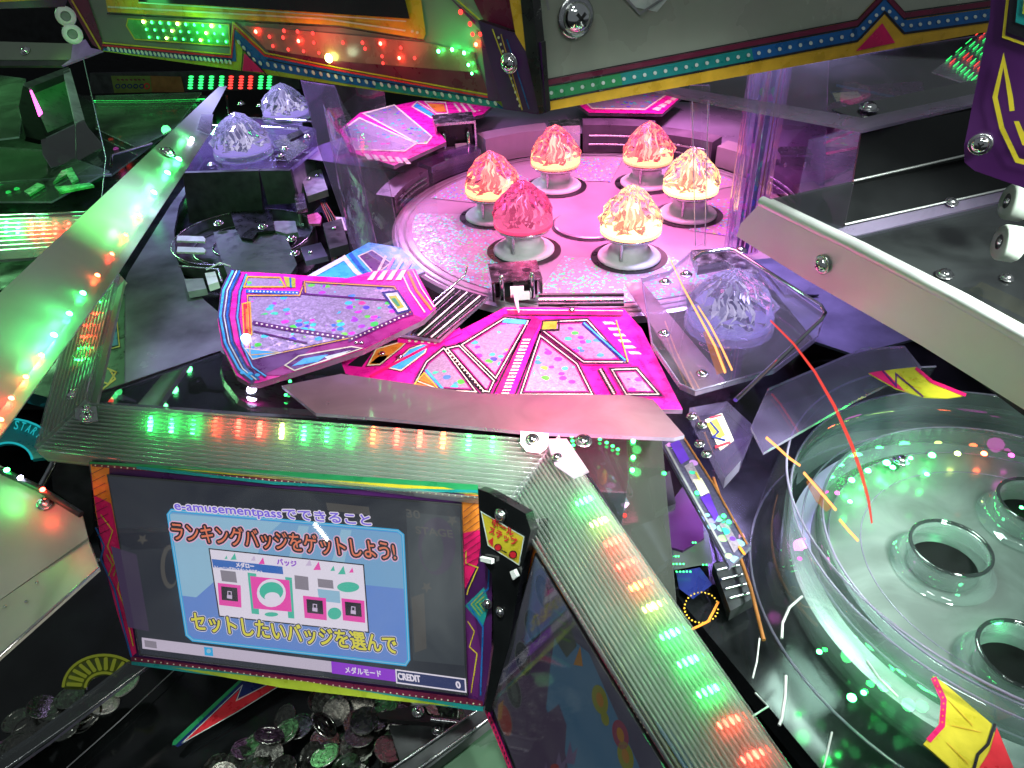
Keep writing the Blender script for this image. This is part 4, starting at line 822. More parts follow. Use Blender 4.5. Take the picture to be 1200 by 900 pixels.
stroke(b, RP2, [(570, 832), (588, 875), (604, 915)], 5, 'ink_crimson', -.0018); dots(b, RP2, [(570, 832), (588, 875), (604, 915)], 14, .9, 2, 'ink_black', -.0014)
stroke(b, RP2, [(628, 630), (640, 655), (702, 764), (760, 862), (794, 915)], 3.5, 'ink_crimson', -.0018); dots(b, RP2, [(634, 645), (702, 764), (760, 862)], 34, 1.0, 1.3, 'ink_cream', -.0014); stroke(b, RP2, [(625, 640), (634, 654), (700, 772)], 3, 'ink_orange', -.0016)
b.build('print', t)
SB = Pl((640, 636, .068), (800, 900, .066), (690, 740, .050))
t = thing('edge_trim', 'blue and yellow striped trim between the steep light bar and the dim screen', 'trim', SB.at(700, 760))
b = MB(); slab(b, SB, [(636, 640), (700, 748), (800, 905), (770, 915), (700, 770), (640, 655)], .004, 'ink_blue'); b.build('blue_stripe', t)
b = MB(); ink(b, SB, [(682, 722), (690, 728), (805, 908), (780, 908), (735, 830)], 'ink_yellow', .0008); b.build('yellow_stripe', t)
b = MB(); ink(b, SB, [(636, 640), (650, 660), (700, 750), (696, 752), (640, 655)], 'ink_cream', .0010); dots(b, SB, [(637, 644), (696, 744)], 24, 1.6, 1.6, 'ink_crimson', .0014); b.build('dotted_stripe', t)

# ================================================================== COIN PIT
t = thing('coin_chute_rail', 'black double rail running up from the bottom edge to the screen corner', 'rail', P(510, 870, -.13))
rp = Pl((455, 905, -.125), (570, 825, -.125), (470, 915, -.125))
b = MB(); slab(b, rp, [(440, 915), (566, 826), (580, 840), (470, 925)], .012, 'charcoal'); b.build('rail_body', t)
for o_ in (0, 1): 
    b = MB(); b.tube([rp.at(440 + o_ * 24, 914 + o_ * 6, .002), rp.at(567 + o_ * 10, 827 + o_ * 12, .002)], .0012, 'steel', 8); b.build('rail_edge', t)
t = thing('pusher_mechanism', 'dark hinged coin gate parts under the screen corner', 'mechanism', P(500, 840, -.13))
mp = Z(-.135)
b = MB(); slab(b, mp, [(441, 836), (484, 827), (500, 838), (540, 842), (535, 850), (498, 846), (445, 842)], .006, 'black'); b.build('gate_arm', t)
b = MB(); b.tube([mp.at(505, 843, .003), mp.at(540, 847, .003)], .002, 'steel', 8); b.build('shaft', t)
b = MB(); slab(b, mp, [(478, 818), (500, 820), (502, 826), (484, 826)], .002, 'white_plastic'); b.build('label_plate', t)
screw(t, mp.at(490, 834, .001), (0, 0, 1), .004); screw(t, mp.at(513, 855, -.005), (0, 0, 1), .004)
b = MB(); slab(b, mp, [(455, 850), (520, 850), (545, 848), (490, 885), (470, 895)], .004, 'charcoal', lift=-.012); b.build('gate_plate', t)
t = thing('green_deck_panel', 'dull green tinted plate at the bottom edge beside the dim screen', 'panel', P(530, 880, -.14))
gp = Z(-.14); b = MB(); pm('green_tint', (.05, .10, .06), .3, var=.15, scale=12); slab(b, gp, [(470, 925), (578, 842), (612, 925)], .004, 'green_tint'); b.build('panel_sheet', t)
# divider wall and red arrow decal
t = thing('pit_divider', 'dark clear divider running diagonally across the coin pit', 'divider', P(120, 830, -.12))
dv = Z(-.12); b = MB(); slab(b, dv, [(183, 773), (60, 868), (-20, 925), (-60, 925), (40, 860), (150, 775)], .003, 'acrylic_smoke', 'acrylic_edge'); b.build('sheet', t)
b = MB(); b.tube([dv.at(183, 773, .002), dv.at(95, 838, .002), dv.at(0, 905, .002)], .0007, 'steel', 6); b.build('bright_edge', t)
b = MB(); b.tube([P(212, 778, -.168), P(140, 845, -.168), P(78, 900, -.168)], .0006, 'grey', 6); b.build('pit_seam', None, 'thin pale seam line along the dark pit floor', 'seam')
ap = Z(-.165)
t = thing('arrow_decal', 'red arrow decal edged green and blue under the lit screen', 'decal', ap.at(270, 835))
b = MB(); slab(b, ap, [(202, 872), (212, 860), (295, 785), (340, 788), (300, 815), (208, 875)], .001, 'ink_navy'); ink(b, ap, [(202, 873), (203, 868), (290, 788), (294, 788), (206, 873)], 'ink_green', .0004)
ink(b, ap, [(213, 871), (281, 808), (276, 820), (330, 795), (338, 796), (280, 832)], 'ink_red', .0006); stroke(b, ap, [(213, 871), (284, 803), (277, 821), (325, 796)], 1.0, 'ink_pale', .0008); stroke(b, ap, [(213, 871), (280, 833), (338, 797)], 1.0, 'ink_pale', .0008); b.build('arrow_print', t)
# coins
CR = .0125
def coin_mesh(m):
    b = MB(); c = Vector((0, 0, 0)); h = .0009
    b.lathe(c, [(.0001, -h), (CR * .97, -h), (CR, -h * .6), (CR, h * .6), (CR * .97, h), (CR * .86, h), (CR * .83, h * .45), (CR * .62, h * .45), (CR * .60, h * .8), (CR * .3, h * .8), (CR * .28, h * .5), (.0001, h * .5)], m, 28, smooth=False)
    me = bpy.data.meshes.new('coin'); me.from_pydata([tuple(p) for p in b.v], [], b.f); me.materials.append(MAT[m]); me.update(); return me
cm = {k: coin_mesh(k) for k in ('coin', 'coin_lit')}
def coin(pos, tilt, yaw, m, label, group):
    o = bpy.data.objects.new('game_coin', cm[m]); COL.objects.link(o); o.location = pos; o.rotation_euler = (tilt[0], tilt[1], yaw); tag(o, label, 'coin', group); return o
rc_ = random.Random(3)
base = P(385, 875, -.172)
k = 0
for i in range(190):
    a = rc_.uniform(0, 6.28); rr = .115 * math.sqrt(rc_.random()); q = base + Vector((math.cos(a) * rr * 1.15, math.sin(a) * rr * .75 - .01, 0)); f = 1 - rr / .115
    q.z = -.172 + .045 * f * rc_.uniform(.25, 1.0) + .002
    u_, v_ = proj(q)
    if u_ < 262 + (890 - v_) * 1.25: continue
    if v_ > 925 or u_ > 545 or v_ < 815: continue
    zone = ('at the left edge of the heap, near the red arrow' if u_ < 320 and v_ < 890 else 'in the heap at the bottom edge of the picture' if v_ > 875 else 'at the top of the heap, right beneath the lit screen' if v_ < 832 else 'at the right of the heap, by the black chute rail' if u_ > 430 else 'in the middle of the heap below the lit screen')
    coin(q, (rc_.gauss(.05, .28) , rc_.gauss(0, .28)), rc_.uniform(0, 6), 'coin', 'dull silver coin ' + zone, 'coins ' + zone)
for (x, y, m, lb) in ((148, 803, 'coin_lit', 'upper of the two brightly lit coins lying against the divider'), (122, 824, 'coin_lit', 'lower of the two brightly lit coins lying against the divider'), (103, 838, 'coin', 'coin half under the lower bright coin at the divider'), (78, 853, 'coin', 'darker coin along the divider, below the bright pair')):
    coin(P(x, y, -.150), (.35 if m == 'coin_lit' else .1, -.12), rc_.random() * 6, m, lb, 'coins lying along the divider')
for i in range(34):
    f = rc_.random(); x = 175 - 185 * f + rc_.uniform(-26, 6); y = 800 + 100 * f + rc_.uniform(-34, 0) * (1 if x < 90 else .3)
    if x > 100 and y < 820: continue
    coin(P(x, y, -.160 + rc_.random() * .010), (rc_.gauss(0, .22), rc_.gauss(0, .22)), rc_.random() * 6, 'coin', 'dull coin in the dark left pit beyond the divider', 'coins in the left pit')
for (x, y) in ((408, 828), (430, 868), (412, 893), (300, 800)):
    pass
area('screen_gap_lamp', P(190, 760, .06), P(135, 815, -.15), .02, (1, .95, .85), .035)
pm('bracket_lit', (.10, .55, .16), .25, var=.3)  # green light put into the colour of the clear wedge
pm('deck_slate', (.10, .095, .16), .2, var=.3, scale=12)
# ================================================================== UPPER CANOPY PANELS
UL = vert((118, 60, .30), (600, 128, .30))
t = thing('canopy_sign', 'upper left canopy panel with gold framed black screen, red and green light dots', 'canopy', UL.at(350, 40))
b = MB(); slab(b, UL, [(78, -40), (120, 58), (290, 83), (600, 128), (632, 131), (614, -40)], .012, 'ivory_grey', 'acrylic_edge', lift=0); b.build('back_sheet', t)
b = MB(); l = .0005
ink(b, UL, [(78, -40), (90, -40), (122, 55), (120, 60), (108, 52), (74, -10)], 'ink_maroon', l + .0006); stroke(b, UL, [(84, 0), (118, 58)], 2, 'ink_gold', l + .0009)
ink(b, UL, [(120, 55), (270, 70), (273, 24), (312, 66), (400, 84), (600, 118), (600, 129), (290, 84), (120, 60)], 'ink_lime', l)
ink(b, UL, [(120, 53), (269, 66), (273, 33), (310, 66), (400, 84), (575, 114), (592, 128), (400, 97), (300, 79), (275, 44), (277, 72), (225, 71), (120, 59)], 'ink_blue', l + .0004)
stroke(b, UL, [(120, 50), (270, 64), (273, 26), (311, 62), (400, 80), (578, 112)], 1.6, 'ink_yellow', l + .0008); stroke(b, UL, [(120, 53), (271, 67), (274, 30), (310, 65), (400, 83), (578, 115)], 2.2, 'ink_red', l + .0008); stroke(b, UL, [(120, 55), (272, 70)], 1.2, 'ink_black', l + .001); stroke(b, UL, [(313, 70), (400, 88), (580, 118)], 1.2, 'ink_black', l + .001)
ink(b, UL, [(284, 83), (286, 62), (310, 85)], 'ink_crimson', l + .001); stroke(b, UL, [(283, 83), (285, 58), (312, 87)], 1.2, 'ink_black', l + .0012)
dots(b, UL, [(125, 57), (272, 73)], 30, 1.5, 3.2, 'ink_pale', l + .0012, R(-30)); dots(b, UL, [(277, 46), (300, 73), (400, 91), (585, 122)], 36, 1.7, 3.2, 'ink_pale', l + .0012, R(-30))
stroke(b, UL, [(330, 78), (345, 81)], .1, 'ink_blue', l)
ink(b, UL, [(440, 97), (575, 118), (588, 127), (440, 104)], 'ink_teal', l + .0005)
ink(b, UL, [(118, -40), (126, 14), (400, 30), (496, 46), (499, 40), (488, -40)], 'ink_gold', l + .001); stroke(b, UL, [(125, 16), (400, 32), (497, 48)], 1.6, 'ink_black', l + .0012); stroke(b, UL, [(126, 8), (380, 22), (475, 36)], 2.0, 'ink_cream', l + .0016); dots(b, UL, [(480, 36), (492, 39)], 2, 1.8, 1.8, 'ink_cream', l + .0016)
ink(b, UL, [(520, -10), (575, 40), (600, 50), (607, 120), (572, 118), (562, 35)], 'ink_purple', l + .001); stroke(b, UL, [(530, -5), (570, 30), (604, 44)], 1.6, 'ink_yellow', l + .0014)
ink(b, UL, [(540, -30), (612, -30), (618, 45), (606, 46), (568, 26)], 'ink_maroon', l + .0008)
b.build('print', t)
b = MB(); ink(b, UL, [(160, -20), (470, -20), (480, 22), (300, 10), (162, 2)], 'black_gloss', .004); stroke(b, UL, [(162, 3), (300, 12), (476, 25)], 1.4, 'brushed', .0045); b.build('black_screen', t)
b = MB(); pn = [(150, 22), (268, 29), (269, 54), (158, 46), (148, 30)]
gm = pm('panel_lit', (.10, .42, .12), .25, var=.3, scale=30); ink(b, UL, pn, 'panel_lit', .0012); stroke(b, UL, pn, 1.2, 'ink_yellow', .0016, True); b.build('lit_window', t)
for i in range(10):
    for j in range(3):
        led(t, UL.at(168 + i * 10 + j * 3.5, 25.5 + i * .6 + j * 9, .002), UL.n, rad(200, 40, .33, 1.5 + (j == 0) * .4), 'led_tiny_green' if (i + j) % 4 else 'led_yellow')
b = MB(); ink(b, UL, [(284, 32), (400, 45), (500, 58), (560, 75), (572, 110), (400, 80), (316, 62)], 'ink_maroon', .0008)
pm('panel_rose', (.34, .16, .13), .25, var=.25, scale=25); ink(b, UL, [(284, 30), (400, 40), (500, 50), (556, 62), (560, 85), (400, 72), (312, 58)], 'panel_rose', .0012); b.build('rose_window', t)
for i, (x, y) in enumerate([(300, 37), (316, 43), (333, 36), (349, 37), (367, 39), (332, 44), (350, 48), (368, 50), (338, 58), (356, 60), (374, 62), (425, 50), (446, 51), (428, 57), (448, 66), (449, 74), (470, 56), (486, 68), (468, 68), (402, 50), (320, 54), (551, 28), (554, 40), (563, 40), (558, 52), (540, 14)]):
    led(t, UL.at(x, y, .003), UL.n, rad(x, y, .33, 2.1), 'led_red_dim' if i % 6 else 'led_red')
for (x, y, s) in ((386, 68, 5.5), (514, 60, 2), (530, 58, 2), (549, 76, 1.8), (553, 86, 1.6), (544, 62, 2)): led(t, UL.at(x, y, .004), UL.n, rad(x, y, .33, s), 'led_yellow' if s > 5 else 'led_green')
point('canopy_led_light', UL.at(215, 36, .02), (.1, 1, .2), .05, .01); point('canopy_led_light', UL.at(130, 14, .03), (.1, 1, .2), .02, .01); point('canopy_led_light', UL.at(515, 50, .02), (.1, 1, .2), .02, .006); point('canopy_led_light', UL.at(350, 50, .02), (1, .10, .06), .03, .01); point('canopy_led_light', UL.at(450, 60, .02), (1, .10, .06), .02, .01); point('canopy_led_light', UL.at(386, 68, .015), (.8, 1, .6), .008, .004)
t2 = thing('canopy_corner_post', 'purple corner post with yellow dotted lines joining the two canopy panels', 'post', UL.at(600, 60))
b = MB(); slab(b, UL, [(560, 24), (606, 40), (634, 50), (640, 132), (630, 134), (590, 128)], .006, 'ink_deep_purple', 'black', lift=.009); slab(b, UL, [(606, -40), (620, -40), (637, 132), (632, 134), (616, 60)], .010, 'black', lift=.012); b.build('post_plate', t2)
b = MB(); stroke(b, UL, [(577, 34), (612, 129)], 1.3, 'ink_yellow', .0098); stroke(b, UL, [(587, 40), (612, 128)], 1.0, 'ink_gold', .0098); stroke(b, UL, [(594, 46), (620, 128)], 1.4, 'ink_blue', .0098); dots(b, UL, [(583, 40), (610, 128)], 11, 1.3, 1.8, 'ink_cream', .0100)
ink(b, UL, [(592, -30), (608, -30), (616, 60), (604, 40)], 'ink_gold', .0096); b.build('print', t2)
screw(t2, UL.at(597, 74, .010), UL.n, rad(597, 74, .32, 8))
UM = vert((634, 130, .30), (1165, 36, .31))
t = thing('canopy_sign', 'upper middle canopy panel, milky window bordered by blue dotted zigzag band', 'canopy', UM.at(850, 40))
b = MB(); slab(b, UM, [(612, -40), (636, 131), (1175, 33), (1175, -40)], .012, 'window_milk', 'acrylic_edge'); b.build('back_sheet', t)
b = MB(); l = .0006
band = [(634, 111), (1005, 40), (1037, 8), (1060, 34), (1175, 18)]
ink(b, UM, [(634, 96), (1003, 24), (1036, -12), (1064, 18), (1175, 4), (1175, 34), (636, 131)], 'ink_gold', l)
for k in range(12):
    a, c = lerp((636, 111), (1005, 40), k / 12), lerp((636, 111), (1005, 40), (k + 1) / 12); stroke(b, UM, [a, c], 15, 'ink_green' if k < 3 else ('ink_teal' if k < 8 else 'ink_blue'), l + .0004)
stroke(b, UM, [(1000, 41), (1006, 39), (1037, 6), (1060, 31), (1175, 15)], 14, 'ink_blue', l + .0004)
for o_, wd, m in ((-9, 2, 'ink_black'), (8, 2.4, 'ink_black'), (-13, 6, 'ink_maroon'), (-17, 1.4, 'ink_black')):
    stroke(b, UM, [(x, y + o_) for x, y in [(636, 111), (1005, 40), (1037, 6), (1060, 31), (1175, 15)]], wd, m, l + .0008)
ink(b, UM, [(1003, 60), (1034, 27), (1049, 50)], 'ink_crimson', l + .0008)
dots(b, UM, [(640, 110), (1005, 40)], 30, 2.2, 2.4, 'ink_pale', l + .0012); dots(b, UM, [(1008, 37), (1037, 8), (1060, 31), (1170, 16)], 17, 2.2, 2.2, 'ink_pale', l + .0012)
ink(b, UM, [(612, -40), (618, -40), (637, 131), (633, 131)], 'black', l + .0014)
ink(b, UM, [(735, -5), (790, -10), (770, 14), (742, 8)], 'ink_pale', l); stroke(b, UM, [(728, -8), (750, 16), (790, -10)], 3, 'grey', l + .001); stroke(b, UM, [(640, -5), (643, 12)], 3, 'grey', l + .001)
b.build('print', t)
screw(t, UM.at(674, 20, .001), UM.n, rad(674, 20, .33, 13))
# clear skirt and shelf plates hanging under the canopy on the right
SK = Pl((800, 98, .275), (1165, 36, .28), (1015, 145, .255))
t = thing('clear_shelf', 'clear violet edged acrylic shelf under the middle canopy panel', 'shelf', SK.at(1000, 110))
b = MB(); slab(b, SK, [(770, 100), (1165, 38), (1165, 112), (1015, 148)], .0015, 'acrylic_thin', 'acrylic_edge'); b.build('sheet', t)
b = MB(); slab(b, SK, [(770, 99), (800, 103), (1011, 138), (1150, 108), (1150, 120), (1012, 152), (800, 113), (766, 104)], .003, 'acrylic_edge', lift=.002); b.build('front_lip', t)
screw(t, SK.at(1018, 127, .003), SK.n, rad(1018, 127, .27, 9), name='dome_nut')
b = MB(); slab(b, SK, [(975, 128), (1150, 92), (1160, 112), (1012, 143)], .001, 'acrylic_smoke', lift=.0012); b.build('dark_strip', t)
SD = Pl((1010, 152, .25), (1165, 125, .26), (1000, 212, .225))
t = thing('stepped_black_housing', 'black stepped housing with bright metal edges right of the clear tube', 'housing', SD.at(1080, 200))
b = MB(); slab(b, SD, [(1010, 153), (1165, 124), (1160, 180), (1000, 213)], .006, 'housing_black'); b.build('upper_step', t)
b = MB(); slab(b, SD, [(1001, 212), (1160, 178), (1200, 215), (990, 264)], .004, 'housing_black', lift=-.004); b.build('lower_step', t)
b = MB(); b.tube([SD.at(1000, 212, .001), SD.at(1145, 179, .001)], .0011, 'brushed', 8); b.build('upper_edge', t)
b = MB(); b.tube([SD.at(990, 263, .001), SD.at(1180, 221, .001)], .0009, 'brushed', 8); b.build('lower_edge', t)
b = MB(); slab(b, SD, [(890, 236), (988, 266), (1180, 223), (1180, 234), (1003, 276), (975, 276), (900, 244)], .003, 'acrylic_edge', lift=-.001); b.build('violet_lip', t)
b = MB(); slab(b, SD, [(890, 236), (1001, 212), (990, 266), (975, 270)], .002, 'acrylic_smoke', 'acrylic_edge'); b.build('smoked_corner', t)
screw(t, SD.at(1115, 237, .001), SD.n, rad(1115, 237, .23, 6), mat='steel', name='cap_nut')
b = MB(); SG = Pl((900, 245, .215), (1200, 235, .22), (1100, 330, .20)); slab(b, SG, [(903, 246), (1003, 277), (1200, 232), (1260, 240), (1260, 440), (1200, 405), (1000, 300)], .003, 'acrylic_smoke', 'acrylic_edge'); b.build('smoked_cover', t)
b = MB(); slab(b, SG, [(940, 275), (1260, 260), (1260, 520), (1200, 480), (1000, 330)], .004, 'housing_black', lift=-.02); b.build('lower_tray', t)
b = MB(); ink(b, SG, [(1135, 340), (1150, 330), (1260, 380), (1260, 400), (1200, 372)], 'ink_gold', -.0185); ink(b, SG, [(1148, 352), (1200, 378), (1200, 396), (1168, 372)], 'ink_yellow', -.018); ink(b, SG, [(1090, 300), (1260, 330), (1260, 430), (1120, 360)], 'ink_deep_purple', -.019); b.build('print', t)
screw(t, SG.at(1107, 322, .001), SG.n, rad(1107, 322, .21, 8)); screw(t, SG.at(1180, 326, .001), SG.n, rad(1180, 326, .21, 6), mat='steel')
# aluminium hood
AH = Pl((892, 238, .235), (1200, 400, .235), (1200, 478, .200))
t = thing('aluminium_hood', 'broad bright aluminium cover sloping down to the right edge', 'hood', AH.at(1040, 350))
b = MB(); o_ = [(893, 236), (1000, 288), (1120, 350), (1290, 445), (1290, 530), (1200, 480), (1080, 405), (940, 325), (863, 277), (868, 262)]
slab(b, AH, o_, .010, 'brushed', 'brushed'); b.build('cover_sheet', t)
b = MB(); b.tube([AH.at(x, y, .0) for x, y in o_[0:4]], .004, 'brushed', 12); b.build('rolled_edge', t)
screw(t, AH.at(964, 310, .001), AH.n, rad(964, 310, .22, 9))
spot('hood_fill', AH.at(1080, 360) + Vector((.22, -.22, .36)), AH.at(1090, 370), .10, (.90, 1.0, .94), 2.4, spread=50)  # added out-of-frame spot that brightens the hood
# purple sign plate
PS = vert((1128, 185, .33), (1215, 222, .32))
t = thing('purple_sign_plate', 'purple plate with yellow chevron arrow at the upper right edge', 'sign', PS.at(1170, 110))
b = MB(); slab(b, PS, [(1164, -60), (1160, 20), (1130, 170), (1130, 190), (1142, 200), (1270, 245), (1270, -60)], .006, 'ink_deep_purple', 'acrylic_edge'); b.build('plate', t)
b = MB(); stroke(b, PS, [(1185, -40), (1176, 43), (1230, 62)], 3.4, 'ink_yellow', .0006); ink(b, PS, [(1187, -40), (1180, 38), (1230, 56), (1230, -40)], 'ink_black', .0008); ink(b, PS, [(1196, -40), (1190, 26), (1230, 40), (1230, -40)], 'ink_teal', .001); ink(b, PS, [(1204, -40), (1198, 16), (1230, 28), (1230, -40)], 'ink_lime', .0012)
stroke(b, PS, [(1186, 130), (1184, 113), (1176, 70), (1166, 114), (1174, 150), (1192, 188), (1240, 200)], 6, 'ink_yellow', .0008); ink(b, PS, [(1188, 142), (1194, 142), (1202, 160), (1230, 170), (1230, 180), (1198, 170)], 'ink_yellow', .0010); b.build('print', t)
screw(t, PS.at(1149, 169, .001), PS.n, rad(1149, 169, .33, 9))
for i, (x, y, lb) in enumerate(((1183, 236, 'upper white nylon roller below the purple plate'), (1174, 284, 'lower white nylon roller below the purple plate'))):
    c = P(x, y, .25); ax = (CAMP - c).normalized(); ax = Vector((-.95, .22, .12)).normalized(); r0 = rad(x, y, .25, 21)
    t = thing('nylon_roller', lb, 'roller', c, 'white nylon rollers'); b = MB(); b.lathe(c - ax * r0 * .9, [(.0001, 0), (r0 * .9, 0), (r0, r0 * .15), (r0, r0 * .9), (r0 * .9, r0 * 1.05), (r0 * .42, r0 * 1.05)], 'milky', 28, ax); b.build('tyre', t)
    b = MB(); b.lathe(c - ax * r0 * .9, [(r0 * .42, r0 * 1.05), (r0 * .38, r0 * .95), (.0001, r0 * .95)], 'charcoal', 16, ax, smooth=False); b.build('hub', t); screw(t, c + ax * r0 * .06, ax, r0 * .2, wash=False)
for i, (x, y, lb) in enumerate(((77, 19, 'upper frosted round roller at the upper left, beside the canopy edge'), (85, 40, 'lower frosted round roller at the upper left, beside the canopy edge'))):
    c = P(x, y, .29); ax = (CAMP - c).normalized(); r0 = rad(x, y, .29, 11)
    t = thing('frosted_roller', lb, 'roller', c, 'frosted rollers at the upper left'); b = MB(); b.lathe(c - ax * r0, [(.0001, 0), (r0 * .9, 0), (r0, r0 * .15), (r0, r0 * .8), (r0 * .9, r0), (r0 * .5, r0)], 'white_plastic', 28, ax); b.build('tyre', t); b = MB(); b.lathe(c - ax * r0, [(r0 * .5, r0), (r0 * .45, r0 * .8), (.0001, r0 * .8)], 'grey', 16, ax, smooth=False); b.build('hub', t)

# ================================================================== CLEAR WALLS AND TUBE ROUND THE TURNTABLE
def sheet(name, label, cat, pl, px, th=.003, m='acrylic', e='acrylic_edge', lift=0):
    t = thing(name, label, cat, ctr([pl.at(*q) for q in px])); b = MB(); slab(b, pl, px, th, m, e, lift); b.build('sheet', t)
    return t
t = thing('clear_tube', 'upright clear acrylic tube with rainbow streaks right of the turntable', 'tube', P(872, 292, .02))
bt = P(870, 290, .02); r0 = rad(870, 290, .02, 21); tp = P(890, 70, .02); H = .26
b = MB(); b.lathe(bt, [(r0, 0), (r0 * 1.02, H)], 'acrylic_frost' if False else 'acrylic_violet', 40); b.lathe(bt, [(r0 * .86, 0), (r0 * .88, H)], 'acrylic', 40); b.build('tube_wall', t)
for a, m, wd in ((250, 'ink_pink', 6), (268, 'foil_strip', 8), (232, 'foil_strip', 5), (290, 'ink_orange', 3), (310, 'ink_pink', 5), (335, 'chrome', 3), (205, 'chrome', 3), (180, 'foil_strip', 7)):
    b = MB(); b.lathe(bt, [(r0 * .80, .0), (r0 * .82, H)], m, 4, a0=R(a - wd), a1=R(a + wd)); b.build('reflective_strip', t)
sheet('left_clear_wall', 'tall slanting clear acrylic wall left of the turntable', 'clear wall', Pl((355, 95, .16), (395, 100, .16), (438, 288, .03)), [(352, 94), (392, 100), (420, 190), (442, 290), (414, 292), (372, 170)], m='acrylic_violet')
sheet('side_clear_wall', 'clear acrylic wall crossing the left side of the turntable', 'clear wall', Pl((392, 100, .16), (520, 320, .03), (440, 290, .03)), [(392, 100), (442, 290), (470, 300), (455, 210), (400, 120)], m='acrylic_thin')
t = sheet('rear_clear_wall', 'clear acrylic upright plate behind the tube on the right', 'clear wall', vert((905, 225, .02), (970, 222, .02)), [(908, 66), (972, 62), (966, 222), (905, 228)], m='acrylic_violet')
t = sheet('front_clear_guard', 'thin clear guard hanging over the rightmost crystal lamps', 'clear guard', vert((800, 285, .02), (860, 285, .02)), [(808, 100), (832, 100), (828, 284), (815, 290)], m='acrylic_thin', th=.002)
# clutter in the gap right of the steep light bar
t = thing('clear_block_stack', 'stack of hazy clear blocks and rods just right of the steep light bar', 'block', Z(-.02).at(700, 560))
for (q, m, lf) in (([(686, 528), (704, 522), (732, 580), (716, 590)], 'acrylic_frost', .01), ([(700, 520), (712, 518), (742, 575), (733, 580)], 'acrylic_violet', .012), ([(760, 560), (785, 552), (792, 590), (768, 600)], 'charcoal', .006), ([(740, 620), (772, 606), (790, 650), (768, 668)], 'deck_slate', .004)):
    b = MB(); slab(b, Z(-.02), q, .008, m, 'acrylic_edge', lift=lf); b.build('block', t)
for k in range(4):
    b = MB(); b.tube([Z(-.02).at(690 + k * 9, 526, .02), Z(-.02).at(712 + k * 9, 580, .02)], .0016, 'chrome' if k % 2 else 'acrylic_edge', 8); b.build('rod', t)
t = thing('black_motor_box', 'black box with ribs in the dark gap left of the bowl', 'machinery', Z(-.045).at(850, 690))
b = MB(); slab(b, Z(-.04), [(836, 660), (866, 655), (884, 700), (856, 716)], .012, 'charcoal'); b.build('box_body', t)
for k in range(4):
    b = MB(); b.tube([Z(-.04).at(840 + k * 5, 668 + k * 11, .002), Z(-.04).at(866 + k * 4, 662 + k * 11, .002)], .0012, 'steel', 6); b.build('rib', t)
b = MB(); b.tube([Z(-.03).at(836, 560), Z(-.03).at(856, 620), Z(-.03).at(880, 690), Z(-.03).at(895, 750)], .0016, 'cable_orange', 8); b.build('brown_cable', None, 'thin brown cable running down the dark gap beside the bowl', 'cable')
# thin wires hanging
for x0, x1, lb in ((811, 815, 'left thin wire crossing the rightmost crystal lamp'), (830, 826, 'right thin wire crossing the rightmost crystal lamp')):
    b = MB(); vp = vert((800, 285, .03), (860, 285, .03)); b.tube([vp.at(x0, 112, .004), vp.at((x0 + x1) / 2, 200, .004), vp.at(x1, 288, .004)], .0006, 'brushed', 6); b.build('guide_wire', None, lb, 'wire', 'thin guide wires')

# ================================================================== WHITE CRYSTAL LAMP TRAYS
def white_lamp(c, r, label, seed, m='crystal_white'):
    t = thing('white_crystal_lamp', label, 'lamp', c, 'pale violet crystal lamps')
    b = MB(); b.lathe(c, [(r * .6, -r * .5), (r * .6, 0), (r * .95, 0), (r * 1.04, r * .06), (r * 1.04, r * .22), (r * .98, r * .26)], 'crystal_white', 40); b.build('base_ring', t)
    crystal_mesh(t, c + Vector((0, 0, r * .24)), r, r * 1.25, m, seed); crystal_core(t, c + Vector((0, 0, r * .24)), r * .9, r * 1.0, 'glow_violet', seed)
    point('crystal_bulb', c + Vector((0, 0, r * .7)), (.5, .42, 1), .012, r * .25)
TR = Pl((752, 325, .045), (850, 292, .045), (813, 456, .045))
t = thing('acrylic_lamp_tray', 'clear acrylic tray with four screws round the right white crystal lamp', 'tray', TR.at(850, 380))
o_ = [(752, 326), (784, 318), (811, 294), (858, 290), (966, 368), (958, 394), (908, 432), (815, 458), (797, 450), (764, 402)]
b = MB(); slab(b, TR, o_, .006, 'acrylic_frost' if False else 'acrylic', 'acrylic_edge'); b.build('tray_sheet', t)
b = MB(); b.tube([TR.at(x, y, 0) for x, y in o_], .0010, 'acrylic_edge', 6, True); b.build('polished_edge', t)
b = MB(); slab(b, TR, [(732, 332), (752, 330), (850, 446), (816, 462)], .002, 'mirror_pane', lift=-.02); b.build('pink_side_strip', t)
b = MB(); slab(b, TR, [(878, 305), (925, 300), (1080, 395), (1000, 415), (955, 400)], .003, 'deck_slate', lift=-.03); slab(b, TR, [(890, 310), (915, 308), (960, 345), (920, 345)], .002, 'deck_slate', lift=-.026); b.build('blue_plate', t)
b = MB(); slab(b, TR, [(810, 293), (860, 290), (890, 318), (880, 325), (850, 306), (818, 312)], .012, 'steel', lift=.001); b.build('hinge_block', t)
for q in ((779, 331), (804, 322), (778, 391), (823, 438), (868, 294)): screw(t, TR.at(q[0], q[1], .001), (0, 0, 1), rad(q[0], q[1], .05, 5.5))
white_lamp(P(853, 384, .022), rad(853, 384, .03, 50), 'large pale violet crystal lamp in the clear tray on the right', 21)
b = MB(); pth = [(813, 304), (822, 297), (853, 292), (862, 294), (962, 358), (967, 367), (962, 375), (862, 469)]
b.tube([TR.at(x, y, .022) for x, y in pth], rad(900, 380, .06, 2.4), 'chrome', 10); b.build('wire_loop', None, 'bent chrome wire loop over the right crystal lamp tray', 'wire')
